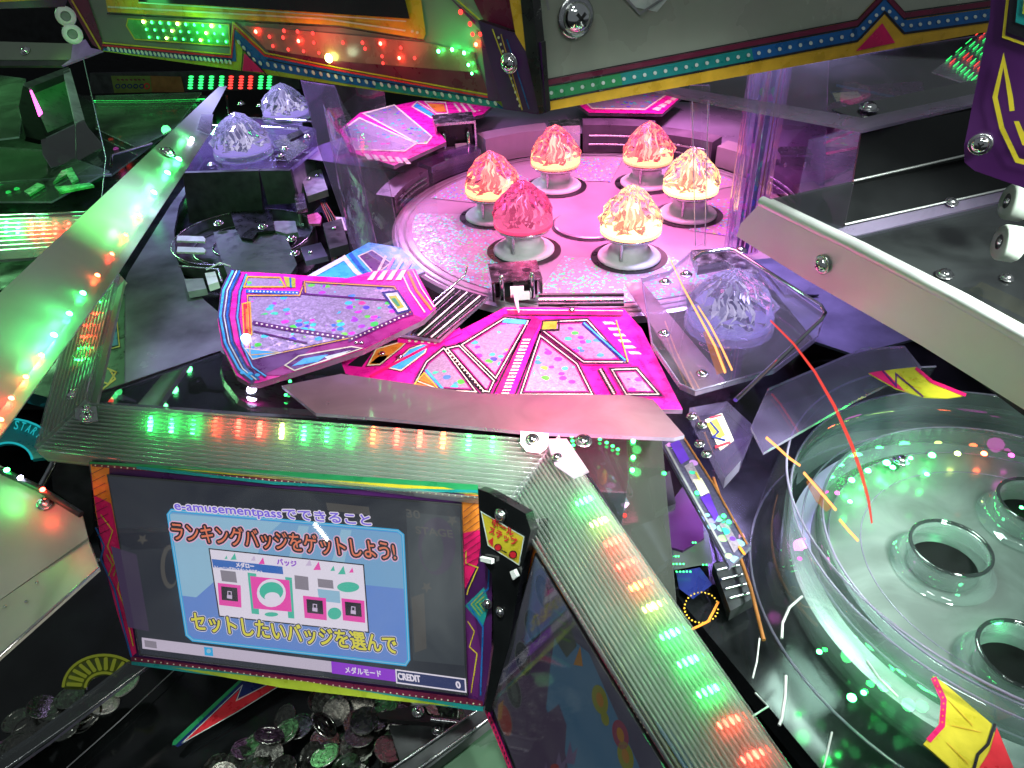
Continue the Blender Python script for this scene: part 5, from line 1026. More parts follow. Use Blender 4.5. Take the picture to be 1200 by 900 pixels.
# two lamps at the upper left
T2 = Z(.035)
t = thing('acrylic_lamp_tray', 'clear violet tray under the two crystal lamps at the upper left', 'tray', T2.at(310, 185))
o_ = [(205, 196), (250, 150), (300, 140), (370, 150), (372, 172), (340, 198), (215, 203)]
b = MB(); slab(b, T2, o_, .006, 'acrylic_violet', 'acrylic_edge'); b.build('tray_sheet', t)
for q in ((248, 193), (328, 183), (334, 174), (360, 160), (283, 122), (305, 124)): screw(t, T2.at(q[0], q[1], .001), (0, 0, 1), rad(q[0], q[1], .03, 3.6))
b = MB(); slab(b, T2, [(336, 158), (352, 152), (356, 156), (340, 164)], .004, 'black', lift=.004); slab(b, T2, [(320, 165), (345, 160), (362, 172), (338, 190)], .002, 'steel', lift=.0015); b.build('switch_plate', t)
white_lamp(P(287, 183, .038), rad(287, 183, .03, 32), 'pale blue crystal lamp at the upper left, nearer of the two', 22)
white_lamp(P(337, 140, .038), rad(337, 140, .03, 26), 'lilac crystal lamp at the upper left, farther of the two', 23)
for pth, lb in (([(249, 147), (310, 149), (350, 151)], 'straight bright wire in front of the nearer upper left lamp'), ([(265, 112), (269, 137), (366, 142)], 'bent bright wire round the farther upper left lamp'), ([(130, 195), (131, 182), (178, 168)], 'pink lit wire corner left of the white wing')):
    b = MB(); b.tube([T2.at(x, y, .03) for x, y in pth], rad(280, 150, .05, 1.3), 'chrome', 8); b.build('wire_rod', None, lb, 'wire')

# ================================================================== DARK MECHANISM BAY (left of turntable)
MBY = Z(-.02)
t = thing('mechanism_bay', 'dark machinery bay under the upper left lamps, steel plates and boxes', 'machinery', MBY.at(300, 260))
fp = vert((215, 235, -.01), (345, 232, -.01))
b = MB(); slab(b, fp, [(214, 203), (303, 200), (309, 255), (222, 262)], .01, 'charcoal'); b.build('left_box', t)
b = MB(); slab(b, fp, [(304, 200), (340, 200), (350, 238), (314, 240)], .01, 'charcoal', lift=.002); b.build('middle_box', t)
sp2 = Pl((340, 198, .03), (368, 168, .03), (350, 250, -.03))
b = MB(); slab(b, sp2, [(340, 199), (368, 172), (376, 240), (354, 262)], .004, 'grey'); b.build('side_plate', t)
b = MB(); gpz = Z(-.03); pm('slate', (.07, .085, .09), .45, var=.1); slab(b, gpz, [(250, 272), (330, 262), (348, 310), (340, 322), (268, 326), (258, 300)], .01, 'slate'); slab(b, gpz, [(320, 259), (346, 259), (349, 272), (336, 274), (322, 270)], .01, 'grey', lift=.004); b.build('slate_plate', t)
b = MB(); slab(b, gpz, [(270, 248), (318, 246), (322, 270), (302, 272), (296, 280), (282, 278), (276, 268)], .004, 'black', lift=.006); b.build('black_lug', t)
for y in (276, 289):
    b = MB(); slab(b, gpz, [(208, y), (238, y + 1), (241, y + 4), (240, y + 7), (207, y + 6)], .003, 'white_plastic', lift=.008); b.build('pale_tab', t)
b = MB(); slab(b, gpz, [(240, 320), (252, 318), (256, 330), (244, 334)], .01, 'white_plastic', lift=.015); slab(b, gpz, [(216, 327), (238, 326), (242, 338), (220, 342)], .01, 'grey', lift=.01); b.build('pale_block', t)
b = MB(); slab(b, gpz, [(360, 252), (372, 249), (377, 254), (375, 262), (362, 262)], .004, 'ink_pink', lift=.012); slab(b, gpz, [(393, 254), (405, 255), (407, 270), (394, 270)], .006, 'white_plastic', lift=.012); b.build('connector', t)
for q in ((256, 262), (308, 266), (342, 280), (346, 297)): screw(t, gpz.at(q[0], q[1], .012), (0, -.2, 1), rad(q[0], q[1], 0, 4.5))
b = MB(); b.tube([gpz.at(242, 316, .02), gpz.at(258, 308, .03), gpz.at(270, 312, .02)], .0012, 'white_plastic', 6); b.tube([gpz.at(210, 312, .01), gpz.at(256, 316, .015), gpz.at(260, 330, .01)], .0018, 'steel', 6); b.build('wire_loop', t)
for k in range(4):
    b = MB(); b.tube([gpz.at(376 + k * 2, 238, .012), gpz.at(384 + k * 3, 256, .014 + .002 * k), gpz.at(392 + k * 1.5, 278, .010), gpz.at(388 + k * 2, 320, .0)], .0010, ('cable_red', 'cable_orange', 'charcoal', 'cable_red')[k], 6); b.build('cable', t)

t = thing('round_housing', 'round black housing with rim rings below the upper left crystal lamps', 'machinery', Z(-.05).at(285, 280))
hc = Z(-.05).at(288, 285); hr = rad(288, 285, -.05, 82)
b = MB(); b.lathe(hc, [(hr, -.01), (hr, .012), (hr * .95, .014), (hr * .93, .0), (hr * .5, -.002), (.0001, -.002)], 'charcoal', 64); b.build('housing_ring', t)
for k_, zz_ in ((.97, .0145), (.72, .0), (.45, .0)):
    b = MB(); b.tube([hc + Vector((math.cos(6.28318 * i / 56) * hr * k_, math.sin(6.28318 * i / 56) * hr * k_, zz_)) for i in range(56)], .0011, 'steel', 6, True); b.build('rim_ring', t)
t = thing('relay_box', 'small dark boxes and brackets crammed between the housing and the clear wall', 'machinery', Z(.0).at(370, 215))
for q, m, th_ in (([(352, 205), (376, 198), (384, 222), (360, 230)], 'grey', .012), ([(378, 262), (400, 256), (408, 286), (386, 292)], 'charcoal', .014), ([(345, 228), (356, 226), (360, 244), (348, 247)], 'steel', .006), ([(352, 290), (376, 284), (384, 300), (358, 306)], 'deck_slate', .008)):
    b = MB(); slab(b, Z(.0), q, th_, m); b.build('box_body', t)
for q in ((362, 210), (372, 206), (392, 268), (364, 296)): screw(t, Z(.0).at(q[0], q[1], .0005), (0, 0, 1), rad(q[0], q[1], 0, 2.6), wash=False)
# smoked clear cover over the left deck, with curved cut-out
S1 = Z(-.035)
t = thing('left_deck_plate', 'large grey violet deck plate with a curved cut-out, left of the art plates', 'deck plate', S1.at(180, 400))
pm('deck_grey', (.15, .14, .175), .20, var=.35, scale=9, spec=.7)
b = MB(); slab(b, S1, [(245, 180), (225, 214), (210, 240), (204, 270), (206, 300), (216, 325), (240, 352), (290, 395), (330, 440), (330, 490), (90, 480), (105, 440), (150, 320), (200, 240)], .006, 'deck_grey', 'acrylic_edge'); b.build('plate_sheet', t)
b = MB(); ink(b, S1, [(112, 470), (130, 360), (138, 340), (146, 345), (146, 470)], 'black', .0008)
for p in ([(120, 456), (135, 444), (128, 432)], [(124, 350), (134, 352), (138, 372), (130, 392), (134, 404)], [(116, 446), (127, 450), (136, 436), (122, 430)]): stroke(b, S1, p, 2.0, 'ink_gold', .0012)
ink(b, S1, [(122, 384), (136, 378), (138, 404), (124, 408)], 'ink_blue', .0014); stroke(b, S1, [(120, 384), (137, 376), (140, 406), (123, 410)], 1.2, 'ink_gold', .0016, True); b.build('print', t)
sp_ = Pl((106, 466, .070), (262, 412, .030), (330, 470, .040))
t = sheet('smoked_cover', 'smoked clear cover sheet reflecting lamps above the long light bar', 'cover', sp_, [(106, 464), (258, 412), (300, 440), (420, 440), (430, 490), (300, 484), (112, 470)], m='acrylic_smoke')
b = MB(); b.tube([sp_.at(106, 464, .001), sp_.at(258, 412, .001)], .0012, 'black', 6); b.build('seal_strip', t)
b = MB(); b.lathe(sp_.at(232, 456, -.012), [(.0001, .010), (.007, .010), (.009, 0)], 'black', 16); b.tube([sp_.at(232, 456, -.006), sp_.at(262, 459, -.006)], .002, 'charcoal', 8); b.build('knob', t)
led(t, sp_.at(295, 457, .004), (0, -.3, 1), rad(295, 457, .04, 5.5), 'led_white'); point('deck_led_light', sp_.at(295, 460, .014), (.45, .4, 1), .006, .004)
for i, (x, y) in enumerate(((340, 447), (338, 455), (335, 463))): led(t, sp_.at(x, y, .004), (0, -.3, 1), rad(x, y, .04, 2), 'led_tiny_green')
MRP = Pl((270, 450, .060), (735, 462, .060), (620, 500, .078))
t = sheet('mirror_shelf', 'long pink lit mirror-like shelf just above the long light bar', 'shelf', MRP, [(400, 438), (560, 461), (738, 463), (765, 468), (802, 510), (790, 513), (620, 506), (440, 489), (370, 484), (330, 452)], m='mirror_pane')
spot('shelf_fill_pink', MRP.at(745, 452, .09), MRP.at(660, 487), .04, (1, .10, .30), .22, spread=50)  # added spot giving the shelf its reflected pink

# grey clear upright and sticker strip right of the steep light bar
GU = Pl((735, 512, .050), (790, 515, .050), (770, 690, -.02))
t = sheet('grey_side_panel', 'grey clear panel beside the steep light bar with green glints', 'panel', GU, [(733, 512), (776, 515), (783, 600), (794, 720), (772, 702), (728, 615), (735, 560)], m='grey_pane')
for (x, y, m) in ((742, 517, 'led_green'), (742, 536, 'led_green'), (741, 551, 'led_green'), (734, 589, 'led_red_dim'), (732, 604, 'led_red_dim')): led(t, GU.at(x, y, .002), GU.n, rad(x, y, .05, 2.6), m)
for (x, y) in ((748, 518), (748, 545)): point('side_led_light', GU.at(x, y, .012), (.1, 1, .25), .006, .004)
screw(LB, P(684, 517, .082), (0, -.2, 1), rad(684, 517, .08, 7.5), name='dome_nut')
t = sheet('smoked_gusset', 'smoked corner gusset between the two long light bars', 'gusset', Z(.05), [(655, 508), (735, 512), (737, 560), (728, 616), (700, 570)], m='acrylic_smoke')
for (x, y) in ((670, 512), (671, 517), (672, 522), (703, 515), (711, 519), (718, 523), (724, 527)): led(t, Z(.05).at(x, y, .002), (0, 0, 1), rad(x, y, .05, 2.2), 'led_tiny_green')
b = MB(); gq = Z(.02); ink(b, gq, [(688, 530), (700, 524), (738, 590), (726, 605)], 'foil_blue', .001); ink(b, gq, ell(706, 558, 6, 10), 'ink_orange', .002); b.build('foil_print', t)
TS = Z(.03)
t = thing('sticker_strip', 'narrow strip of purple, silver and orange stickers right of the grey panel', 'strip', TS.at(820, 590))
b = MB(); slab(b, TS, [(770, 512), (800, 508), (880, 640), (855, 664)], .004, 'foil_blue', 'acrylic_edge'); b.build('strip_base', t)
b = MB()
pm('sticker_purple', (.10, .03, .42), .35)
for c, m in (([(785, 520), (796, 516), (808, 538), (798, 544)], 'sticker_purple'), ([(820, 582), (831, 577), (842, 604), (838, 611)], 'sticker_purple'), ([(802, 546), (811, 541), (821, 560), (812, 566)], 'foil_silver'), ([(812, 562), (822, 560), (832, 578), (822, 583)], 'ink_cream'), ([(843, 614), (850, 610), (868, 640), (860, 648)], 'foil_silver')): ink(b, TS, c, m, .0008)
stroke(b, TS, [(801, 512), (838, 570), (876, 638)], 2, 'cable_orange', .0012); stroke(b, TS, [(780, 522), (812, 580), (850, 648)], 2.5, 'grey', .0012); stroke(b, TS, [(815, 553), (820, 562)], 2, 'ink_yellow', .0014); stroke(b, TS, [(866, 640), (873, 650)], 3, 'ink_orange', .0014); b.build('sticker', t)
for (x, y) in ((778, 555), (817, 578), (848, 605), (854, 612)): led(t, TS.at(x, y, .002), (0, 0, 1), rad(x, y, .03, 3), 'led_tiny_green')
# black bay with small lights under it
t = thing('lower_light_bay', 'black bay with tiny green lights and blue print beside the steep light bar', 'machinery', Z(-.05).at(820, 660))
lb = Z(-.05)
b = MB(); slab(b, lb, [(778, 600), (800, 570), (822, 590), (825, 630), (800, 645), (782, 640)], .006, 'ink_deep_purple', lift=.004); b.build('dark_disc', t)
b = MB(); ink(b, lb, [(792, 670), (820, 665), (835, 685), (812, 702), (796, 690)], 'ink_navy', .001); ink(b, lb, [(784, 645), (830, 620), (835, 660), (790, 668)], 'station_plate', .001); stroke(b, lb, [(806, 740), (830, 728), (842, 705)], 3, 'ink_orange', .0014); dots(b, lb, ell(822, 712, 20, 18), 26, 1.1, 1.1, 'ink_gold', .0012); b.build('print', t)
for i in range(16): 
    x, y = ((812, 636), (815, 636), (789, 652), (792, 652), (795, 652), (789, 661), (793, 661), (797, 661), (801, 661), (824, 662), (828, 662), (793, 670), (797, 670), (801, 670), (805, 670), (809, 670))[i]
    led(t, lb.at(x, y, .006), (0, 0, 1), rad(x, y, -.05, 1.1), 'led_tiny_green')
b = MB(); b.tube([lb.at(885, 812, .03), lb.at(900, 828, .03), lb.at(846, 862, .035)], .0007, 'brushed', 6); b.build('thin_wire', t)
# small sticker block and clear bits left of the bowl
t = thing('sticker_block', 'clear block with a yellow and red sticker and small screws under the tray', 'block', Z(.03).at(845, 500))
kb = Z(.03); b = MB(); slab(b, kb, [(808, 478), (852, 470), (884, 500), (868, 540), (850, 560), (830, 520)], .012, 'acrylic_violet', 'acrylic_edge'); b.build('block_body', t)
b = MB(); ink(b, kb, [(826, 492), (846, 484), (860, 516), (844, 528)], 'ink_cream', .001); ink(b, kb, [(828, 496), (840, 490), (850, 510), (840, 516)], 'ink_yellow', .0014); stroke(b, kb, [(832, 494), (842, 506), (836, 512), (850, 516)], 2.4, 'ink_navy', .0018); stroke(b, kb, [(838, 524), (856, 518)], 3, 'ink_red', .0018); stroke(b, kb, [(832, 490), (846, 486)], 2, 'ink_red', .0018); b.build('sticker', t)
for q in ((811, 488), (823, 498), (820, 520), (828, 532)): screw(t, kb.at(q[0], q[1], .002), (-.3, -.2, .9), rad(q[0], q[1], .03, 4.6))

# ================================================================== ROUND BOWL (lower right)
bz = -.03; BZ = Z(bz)
cB, rB = fit([(1000, 562), (1040, 545), (1090, 534), (1150, 531), (960, 602), (1000, 690), (1050, 750), (1090, 793)], bz)
print('bowl', cB, rB, 'turntable', cT, rT)
t = thing('clear_bowl', 'large round clear bowl glowing green with raised round holes, lower right', 'bowl', cB)
b = MB(); b.lathe(cB, [(rB, .0), (rB * .9, -.001), (.0001, -.002)], 'bowl_floor', 96, smooth=True); b.build('bowl_floor', t)
b = MB(); b.lathe(cB, [(rB * 1.30, -.035), (rB * .5, -.038), (.0001, -.038)], 'charcoal', 64, smooth=False); b.build('under_plate', t)
b = MB(); b.lathe(cB, [(rB, 0), (rB * 1.03, .008), (rB * 1.06, .022), (rB * 1.065, .024), (rB * 1.08, .024), (rB * 1.085, .0), (rB * 1.09, -.012)], 'bowl_clear', 96); b.build('inner_rim', t)
b = MB(); b.lathe(cB, [(rB * 1.22, -.03), (rB * 1.25, .02), (rB * 1.26, .045), (rB * 1.275, .046), (rB * 1.275, .02), (rB * 1.25, -.03)], 'bowl_clear', 96); b.build('outer_wall', t)
for k, zz in ((1.065, .0245), (1.268, .046), (1.0, .001), (1.16, .01), (.82, -.001)):
    b = MB(); b.tube([cB + Vector((math.cos(6.28318 * i / 96) * rB * k, math.sin(6.28318 * i / 96) * rB * k, zz)) for i in range(96)], .0009 if k > 1 else .0006, 'acrylic_edge', 6, True); b.build('polished_edge', t)
b = MB(); b.lathe(cB, [(rB * 1.09, -.010), (rB * 1.21, -.012)], 'brushed', 96, smooth=False); b.build('track_floor', t)
n = 0
for (x, y, m, s) in ((998, 563, 'led_green', 3.4), (1017, 552, 'led_green', 3.4), (1039, 543, 'led_green', 4), (1046, 548, 'led_green', 3), (1067, 537, 'led_green', 2.4), (1092, 534, 'led_green', 3.8), (1122, 532, 'led_yellow', 3.2), (1153, 532, 'led_orange', 3.2), (1185, 534, 'led_pink', 3.2), (1197, 595, 'led_green', 2), (981, 578, 'led_pink', 2.6), (1086, 556, 'led_green', 2.6), (996, 588, 'led_green', 2.6), (937, 655, 'led_pink', 3), (941, 632, 'led_pink', 2.6), (960, 764, 'led_green', 3), (998, 818, 'led_green', 5), (1012, 812, 'led_green', 3)):
    led(t, BZ.at(x, y, .010), (0, 0, 1), rad(x, y, bz, s), m)
for (x, y, e, c) in ((1017, 556, .012, (.1, 1, .25)), (1070, 540, .010, (.1, 1, .25)), (970, 780, .018, (.1, 1, .25)), (1010, 825, .03, (.1, 1, .25)), (1045, 850, .025, (.1, 1, .25)), (1185, 540, .004, (1, .1, .8)), (930, 640, .010, (1, .15, .8)), (1050, 870, .014, (.1, 1, .25)), (1170, 730, .014, (.1, 1, .35)), (1110, 600, .012, (.1, 1, .35))):
    point('bowl_led_light', BZ.at(x, y, .016), c, e, .005)
for i, (x, y, rp_) in enumerate(((1104, 664, 45), (1186, 790, 50), (1206, 612, 44))):
    c = BZ.at(x, y, .001); r0 = rad(x, y, bz, rp_)
    b = MB(); b.lathe(c, [(r0 * 1.25, 0), (r0 * 1.08, .003), (r0 * 1.0, .008), (r0 * .97, .022), (r0 * .90, .023), (r0 * .86, .018), (r0 * .84, .0)], 'bowl_clear', 48); b.build('hole_collar', t)
    b = MB(); b.tube([c + Vector((math.cos(6.28318 * k / 48) * r0 * .935, math.sin(6.28318 * k / 48) * r0 * .935, .023)) for k in range(48)], .0016, 'acrylic_smoke', 8, True); b.build('collar_lip', t)
    b = MB(); b.lathe(c, [(r0 * .84, .0012), (.0001, .0012)], 'hole_black', 40, smooth=False); b.build('hole_disc', t)  # hole's inner shade put into a flat black disc
screw(t, BZ.at(1056, 540, .012), (0, 0, 1), rad(1056, 540, bz, 7), mat='steel')
# stickers on the bowl
st = Z(.018)
for lb_, o_, ext in (('yellow and red sticker on the bowl rim at the bottom right', [(1093, 792), (1106, 800), (1162, 848), (1182, 905), (1128, 912), (1092, 880), (1082, 872), (1100, 850), (1104, 820)], 0), ('yellow sticker with red zigzag above the bowl, below the hood', [(1018, 437), (1046, 433), (1073, 430), (1092, 447), (1132, 463), (1110, 466), (1083, 465), (1050, 455)], 1)):
    pl_ = st if not ext else Z(.06)
    t = thing('zigzag_sticker', lb_, 'sticker', ctr([pl_.at(*q) for q in o_]), 'yellow and red zigzag stickers')
    b = MB(); slab(b, pl_, o_, .0012, 'ink_yellow'); b.build('sticker_sheet', t); b = MB()
    if ext:
        ink(b, pl_, [(1018, 437), (1036, 434), (1060, 458), (1080, 465), (1050, 455)], 'ink_crimson', .0004); stroke(b, pl_, [(1034, 434), (1050, 452), (1050, 438), (1082, 465)], 2, 'ink_purple', .0008); stroke(b, pl_, [(1073, 431), (1092, 447), (1132, 463)], 4, 'ink_crimson', .0008)
        for q in ([(1055, 437), (1062, 447)], [(1062, 450), (1080, 455)], [(1062, 447), (1075, 443)]): stroke(b, pl_, q, 1, 'ink_gold', .0008)
    else:
        stroke(b, pl_, [(1094, 794), (1106, 820), (1104, 850), (1088, 868)], 7, 'ink_crimson', .0006); dots(b, pl_, [(1094, 794), (1106, 820), (1104, 850)], 8, 1.2, 1.2, 'ink_orange', .0010); ink(b, pl_, [(1168, 852), (1190, 905), (1140, 912), (1160, 880)], 'ink_red', .0006); stroke(b, pl_, [(1166, 848), (1158, 872), (1146, 884), (1140, 905)], 4, 'ink_black', .0010)
        for q in ([(1112, 820), (1140, 850)], [(1115, 850), (1150, 858)], [(1110, 870), (1135, 895)]): stroke(b, pl_, q, 1, 'ink_gold', .0008)
    b.build('print', t)
# dome wall over the bowl, and glowing strips that stand in for reflections
c2, r2 = cB, rB * 1.42
t = thing('clear_dome_wall', 'tall curved clear acrylic wall around the bowl', 'clear wall', c2)
b = MB(); rows = []
for k in range(7):
    f = k / 6; rows.append([c2 + Vector((math.cos(R(a)) * r2 * (1 - .07 * f * f), math.sin(R(a)) * r2 * (1 - .07 * f * f), -.03 + .10 * f)) for a in range(88, 262, 4)])
b.grid(rows, 'acrylic_thin'); b.build('curved_sheet', t)
b = MB(); b.tube(rows[-1], .0010, 'acrylic_edge', 6); b.build('top_edge', t); b = MB(); b.tube(rows[0], .0012, 'acrylic_edge', 6); b.build('bottom_edge', t)
def ribbon(name, label, pl, path, wd, m, th=.0012):  # glowing ribbon modelled where the acrylic would show a reflection
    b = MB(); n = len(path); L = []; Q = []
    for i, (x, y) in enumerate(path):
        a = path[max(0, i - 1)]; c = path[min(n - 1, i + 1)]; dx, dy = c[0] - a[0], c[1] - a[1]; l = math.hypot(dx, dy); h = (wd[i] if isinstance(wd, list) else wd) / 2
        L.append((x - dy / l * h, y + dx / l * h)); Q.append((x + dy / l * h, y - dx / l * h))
    b.prism([pl.at(*q) for q in L + Q[::-1]], -pl.n * th, m); return b.build(name, None, label, 'reflection strip')
DP = Z(.085)
ribbon('red_reflection_strip', 'thin curved red reflection arching from the crystal lamp to the bowl', DP, [(903, 375), (930, 402), (955, 435), (978, 475), (998, 520), (1010, 555), (1018, 585), (1022, 612)], [1, 1.4, 2, 2.8, 3.4, 3.4, 2.6, 1.6], 'reflect_red')
for pth, lb_, wd in (([(786, 304), (800, 335), (822, 375), (838, 405), (850, 436)], 'long thin orange reflection line crossing the right crystal lamp', [1.5, 1.8, 2.4, 2.6, 3]), ([(818, 358), (832, 380), (845, 405), (858, 433)], 'short orange reflection line right of the long one', [1, 1.8, 2, 2.2]), ([(898, 512), (912, 524), (925, 536), (938, 545)], 'orange reflection line above the bowl, upper segment', [3, 2.4, 2.4, 2]), ([(942, 553), (955, 568), (968, 583), (980, 597)], 'orange reflection line above the bowl, middle segment', 2.6), ([(984, 608), (994, 620), (1006, 633)], 'orange reflection line above the bowl, lowest segment', 2.4)):
    ribbon('orange_reflection_line', lb_, DP, pth, [w_ * .75 for w_ in wd] if isinstance(wd, list) else wd * .75, 'reflect_orange')  # orange reflections built as solid glowing lines
ribbon('orange_reflection_band', 'dim orange reflection beside the long orange reflection line', Z(.083), [(826, 388), (838, 412), (846, 436)], [4, 12, 12], 'reflect_orange_dim'); ribbon('orange_reflection_band', 'dim orange reflection above the bowl rim', Z(.083), [(948, 562), (962, 582), (972, 596)], [7, 14, 8], 'reflect_orange_dim')
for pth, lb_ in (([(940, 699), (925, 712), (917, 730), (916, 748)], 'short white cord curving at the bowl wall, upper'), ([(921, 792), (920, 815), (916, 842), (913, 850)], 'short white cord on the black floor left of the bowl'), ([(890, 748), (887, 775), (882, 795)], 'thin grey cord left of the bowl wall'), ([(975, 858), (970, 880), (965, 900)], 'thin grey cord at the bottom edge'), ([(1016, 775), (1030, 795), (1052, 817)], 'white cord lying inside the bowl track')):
    b = MB(); pz = Z(.0); b.tube([pz.at(x, y) for x, y in pth], rad(930, 750, 0, 1.7 if 'white' in lb_ else 1.0), 'glint_white', 8); b.build('glint', None, lb_, 'glint')  # thin tubes stand in for pale reflections in the acrylic
# round pale dial seen behind the tray
t = thing('round_dial', 'pale blue round dish in the shade behind the wire loop', 'dish', Z(-.02).at(990, 375))
c = Z(-.02).at(992, 372); r0 = rad(992, 372, -.02, 46); b = MB(); b.lathe(c, [(r0, 0), (r0, .006), (r0 * .9, .010), (r0 * .62, .008), (r0 * .60, .0)], 'white_plastic', 48); b.build('dish_rim', t); b = MB(); b.lathe(c, [(r0 * .6, .003), (.0001, .003)], 'ink_navy', 40, smooth=False); b.build('dish_floor', t)
t = sheet('smoked_side_cover', 'smoked violet clear cover between the tray and the bowl', 'cover', Z(.05), [(880, 500), (900, 455), (1010, 408), (1060, 405), (1080, 430), (1000, 470), (930, 510), (895, 530)], m='acrylic_violet')

# ================================================================== NEXT STATION (upper left background)
N1 = Pl((0, 258, .02), (90, 250, .02), (0, 292, .0))
t, pl = light_bar('short ribbed light bar at the left edge, green and red lights', [(-60, 252, .02), (110, 246, .02), (96, 290, .0), (-60, 300, .0)], 9, .0016, [(7, 266, g), (21, 267, g), (37, 268, r_), (51, 268, r_), (65, 268, r_), (80, 268, r_)], r=3.0, led_images=3)
t = thing('far_light_bar', 'far ribbed light bar in the upper left background', 'light bar', P(290, 100, .0)); fb = vert((90, 110, -.02), (350, 104, -.02))
b = MB(); slab(b, fb, [(105, 86), (348, 82), (352, 104), (105, 110)], .01, 'charcoal'); b.build('bar_body', t)
for i, x in enumerate((224, 236, 248, 260, 271, 283, 294, 306, 316)):
    m = 'led_red_dim' if i in (4, 5, 6) else 'led_green_dim'; b = MB()
    for k in range(5): ink(b, fb, ell(x - .3 * k, 90 + k * 3.3, 3, 1.3, 10), m, .002)  # stacked ellipses repeat one LED as refracted by the ribs
    b.build('led', t)
t = thing('far_sign_strip', 'worn yellow and orange sign strip in the upper left background', 'sign', fb.at(170, 98, .003))
pm('dull_green_sign', (.16, .22, .05), .5); pm('dull_orange_sign', (.28, .13, .04), .5)
b = MB(); slab(b, fb, [(130, 89), (176, 89), (178, 108), (134, 109)], .002, 'dull_green_sign', lift=.004); slab(b, fb, [(176, 89), (212, 90), (216, 108), (178, 108)], .002, 'dull_orange_sign', lift=.0035); b.build('sign_plate', t)
b = MB()
for k in range(5): stroke(b, fb, ell(138 + k * 7, 101, 2.4, 2.2), 1.2, 'ink_navy', .0046, True)
for k in range(7): stroke(b, fb, [(137 + k * 5, 93), (140 + k * 5, 94)], 1.6, 'ink_maroon', .0046)
stroke(b, fb, ell(172, 101, 3, 3), 1.4, 'ink_red', .0046, True); b.build('worn_print', t)
t = sheet('next_station_glass', 'wide clear sheet over the dark station at the upper left', 'clear cover', Z(.01), [(-60, 110), (85, 105), (125, 205), (245, 135), (235, 118), (240, 112), (112, 112), (110, 118), (255, 116), (120, 215), (-60, 222)][:2] + [(104, 118), (236, 116), (205, 150), (130, 205), (-60, 218)], m='acrylic_smoke')
b = MB(); b.tube([Z(.01).at(-60, 219, .002), Z(.01).at(60, 210, .002), Z(.01).at(131, 205, .002)], .0024, 'acrylic_edge', 8); b.build('thick_edge', t)
b = MB(); b.tube([Z(.012).at(110, 118), Z(.012).at(170, 118), Z(.012).at(240, 116)], .0009, 'led_green_dim', 6); b.build('green_light_line', t)
b = MB(); z_ = Z(-.02); pm('dim_art', (.10, .06, .04), .3)
stroke(b, z_, [(0, 200), (40, 188), (80, 190), (110, 200)], 10, 'dim_art'); stroke(b, z_, [(145, 140), (190, 160), (240, 155)], 6, 'dim_art'); stroke(b, z_, [(30, 215), (75, 192), (88, 210)], 5, 'ink_green'); stroke(b, z_, [(65, 220), (100, 215), (120, 208)], 6, 'ink_green'); ink(b, z_, [(137, 134), (152, 130), (158, 136), (142, 138)], 'ink_yellow'); b.build('deck_print', t)
for (x, y, m) in ((10, 226, 'led_green_dim'), (20, 222, 'led_green_dim'), (1, 216, 'led_green_dim'), (170, 136, 'led_green_dim'), (178, 135, 'led_green_dim'), (188, 133, 'led_red_dim'), (197, 132, 'led_red_dim'), (204, 131, 'led_red_dim'), (130, 164, 'led_red_dim'), (140, 161, 'led_red_dim'), (136, 175, 'led_pink'), (220, 127, 'led_green_dim'), (228, 124, 'led_green_dim')):
    led(t, Z(.0).at(x, y), (0, 0, 1), rad(x, y, 0, 3), m)
for (x, y, e) in ((75, 205, .02), (30, 225, .015), (185, 120, .012), (150, 165, .01)): point('station_led_light', Z(.05).at(x, y), (.1, 1, .25), e * 2.5, .01)
t = thing('station_deck', 'dark green lit deck plate under the clear sheet at the upper left', 'deck plate', Z(-.03).at(120, 170))
b = MB(); slab(b, Z(-.03), [(-60, 112), (245, 112), (215, 150), (150, 240), (90, 246), (-60, 250)], .004, 'station_plate'); b.build('plate_sheet', t)
b = MB(); stroke(b, Z(-.03), [(-20, 190), (60, 170), (130, 190)], 2, 'grey', .001); stroke(b, Z(-.03), [(150, 122), (240, 150)], 1.5, 'grey', .001); b.build('panel_seam', t)
for q, lb_, zz, m in (([(112, 112), (236, 108), (205, 150), (160, 172), (112, 150)], 'pale green hazy sheet behind the white wing tip', .02, 'station_sheet'), ([(-60, 168), (60, 176), (128, 200), (60, 236), (-60, 236)], 'hazy green sheet above the short light bar, left edge', .015, 'station_sheet'), ([(-60, 80), (30, 92), (22, 160), (-60, 170)], 'hazy sheet at the left edge below the shelf', .08, 'station_sheet')):
    sheet('hazy_sheet', lb_, 'clear cover', Z(zz), q, m=m)  # frosted sheets added so haze lightens the upper left
t = thing('far_cabinet', 'row of dark cabinet blocks under the far light bar, upper left', 'cabinet', Z(.0).at(180, 125))
for k in range(5):
    x = 112 + k * 27; b = MB(); slab(b, Z(.0), [(x, 119), (x + 22, 119), (x + 19 + k, 131), (x - 3 + k, 132)], .01, 'station_plate' if k % 2 else 'charcoal'); b.build('cabinet_block', t)
b = MB(); b.tube([Z(.004).at(106, 134), Z(.004).at(240, 131)], .0012, 'steel', 6); b.build('front_rail', t)
t = thing('curved_chute', 'dim curved clear chute in the upper left station', 'chute', Z(.0).at(120, 150))
for k, (r_0, m) in enumerate(((0, 'acrylic_edge'), (7, 'steel'), (14, 'acrylic_edge'))):
    b = MB(); b.tube([Z(.0).at(*q) for q in ((-20, 196 - r_0), (40, 172 - r_0), (110, 158 - r_0 * .7), (190, 160 - r_0 * .5), (225, 150 - r_0 * .3))], .0014, m, 6); b.build('chute_rail', t)
t = thing('green_lit_wedge', 'green lit clear wedge left of the white wing', 'wedge', Z(.02).at(90, 205)); zz = Z(.02)
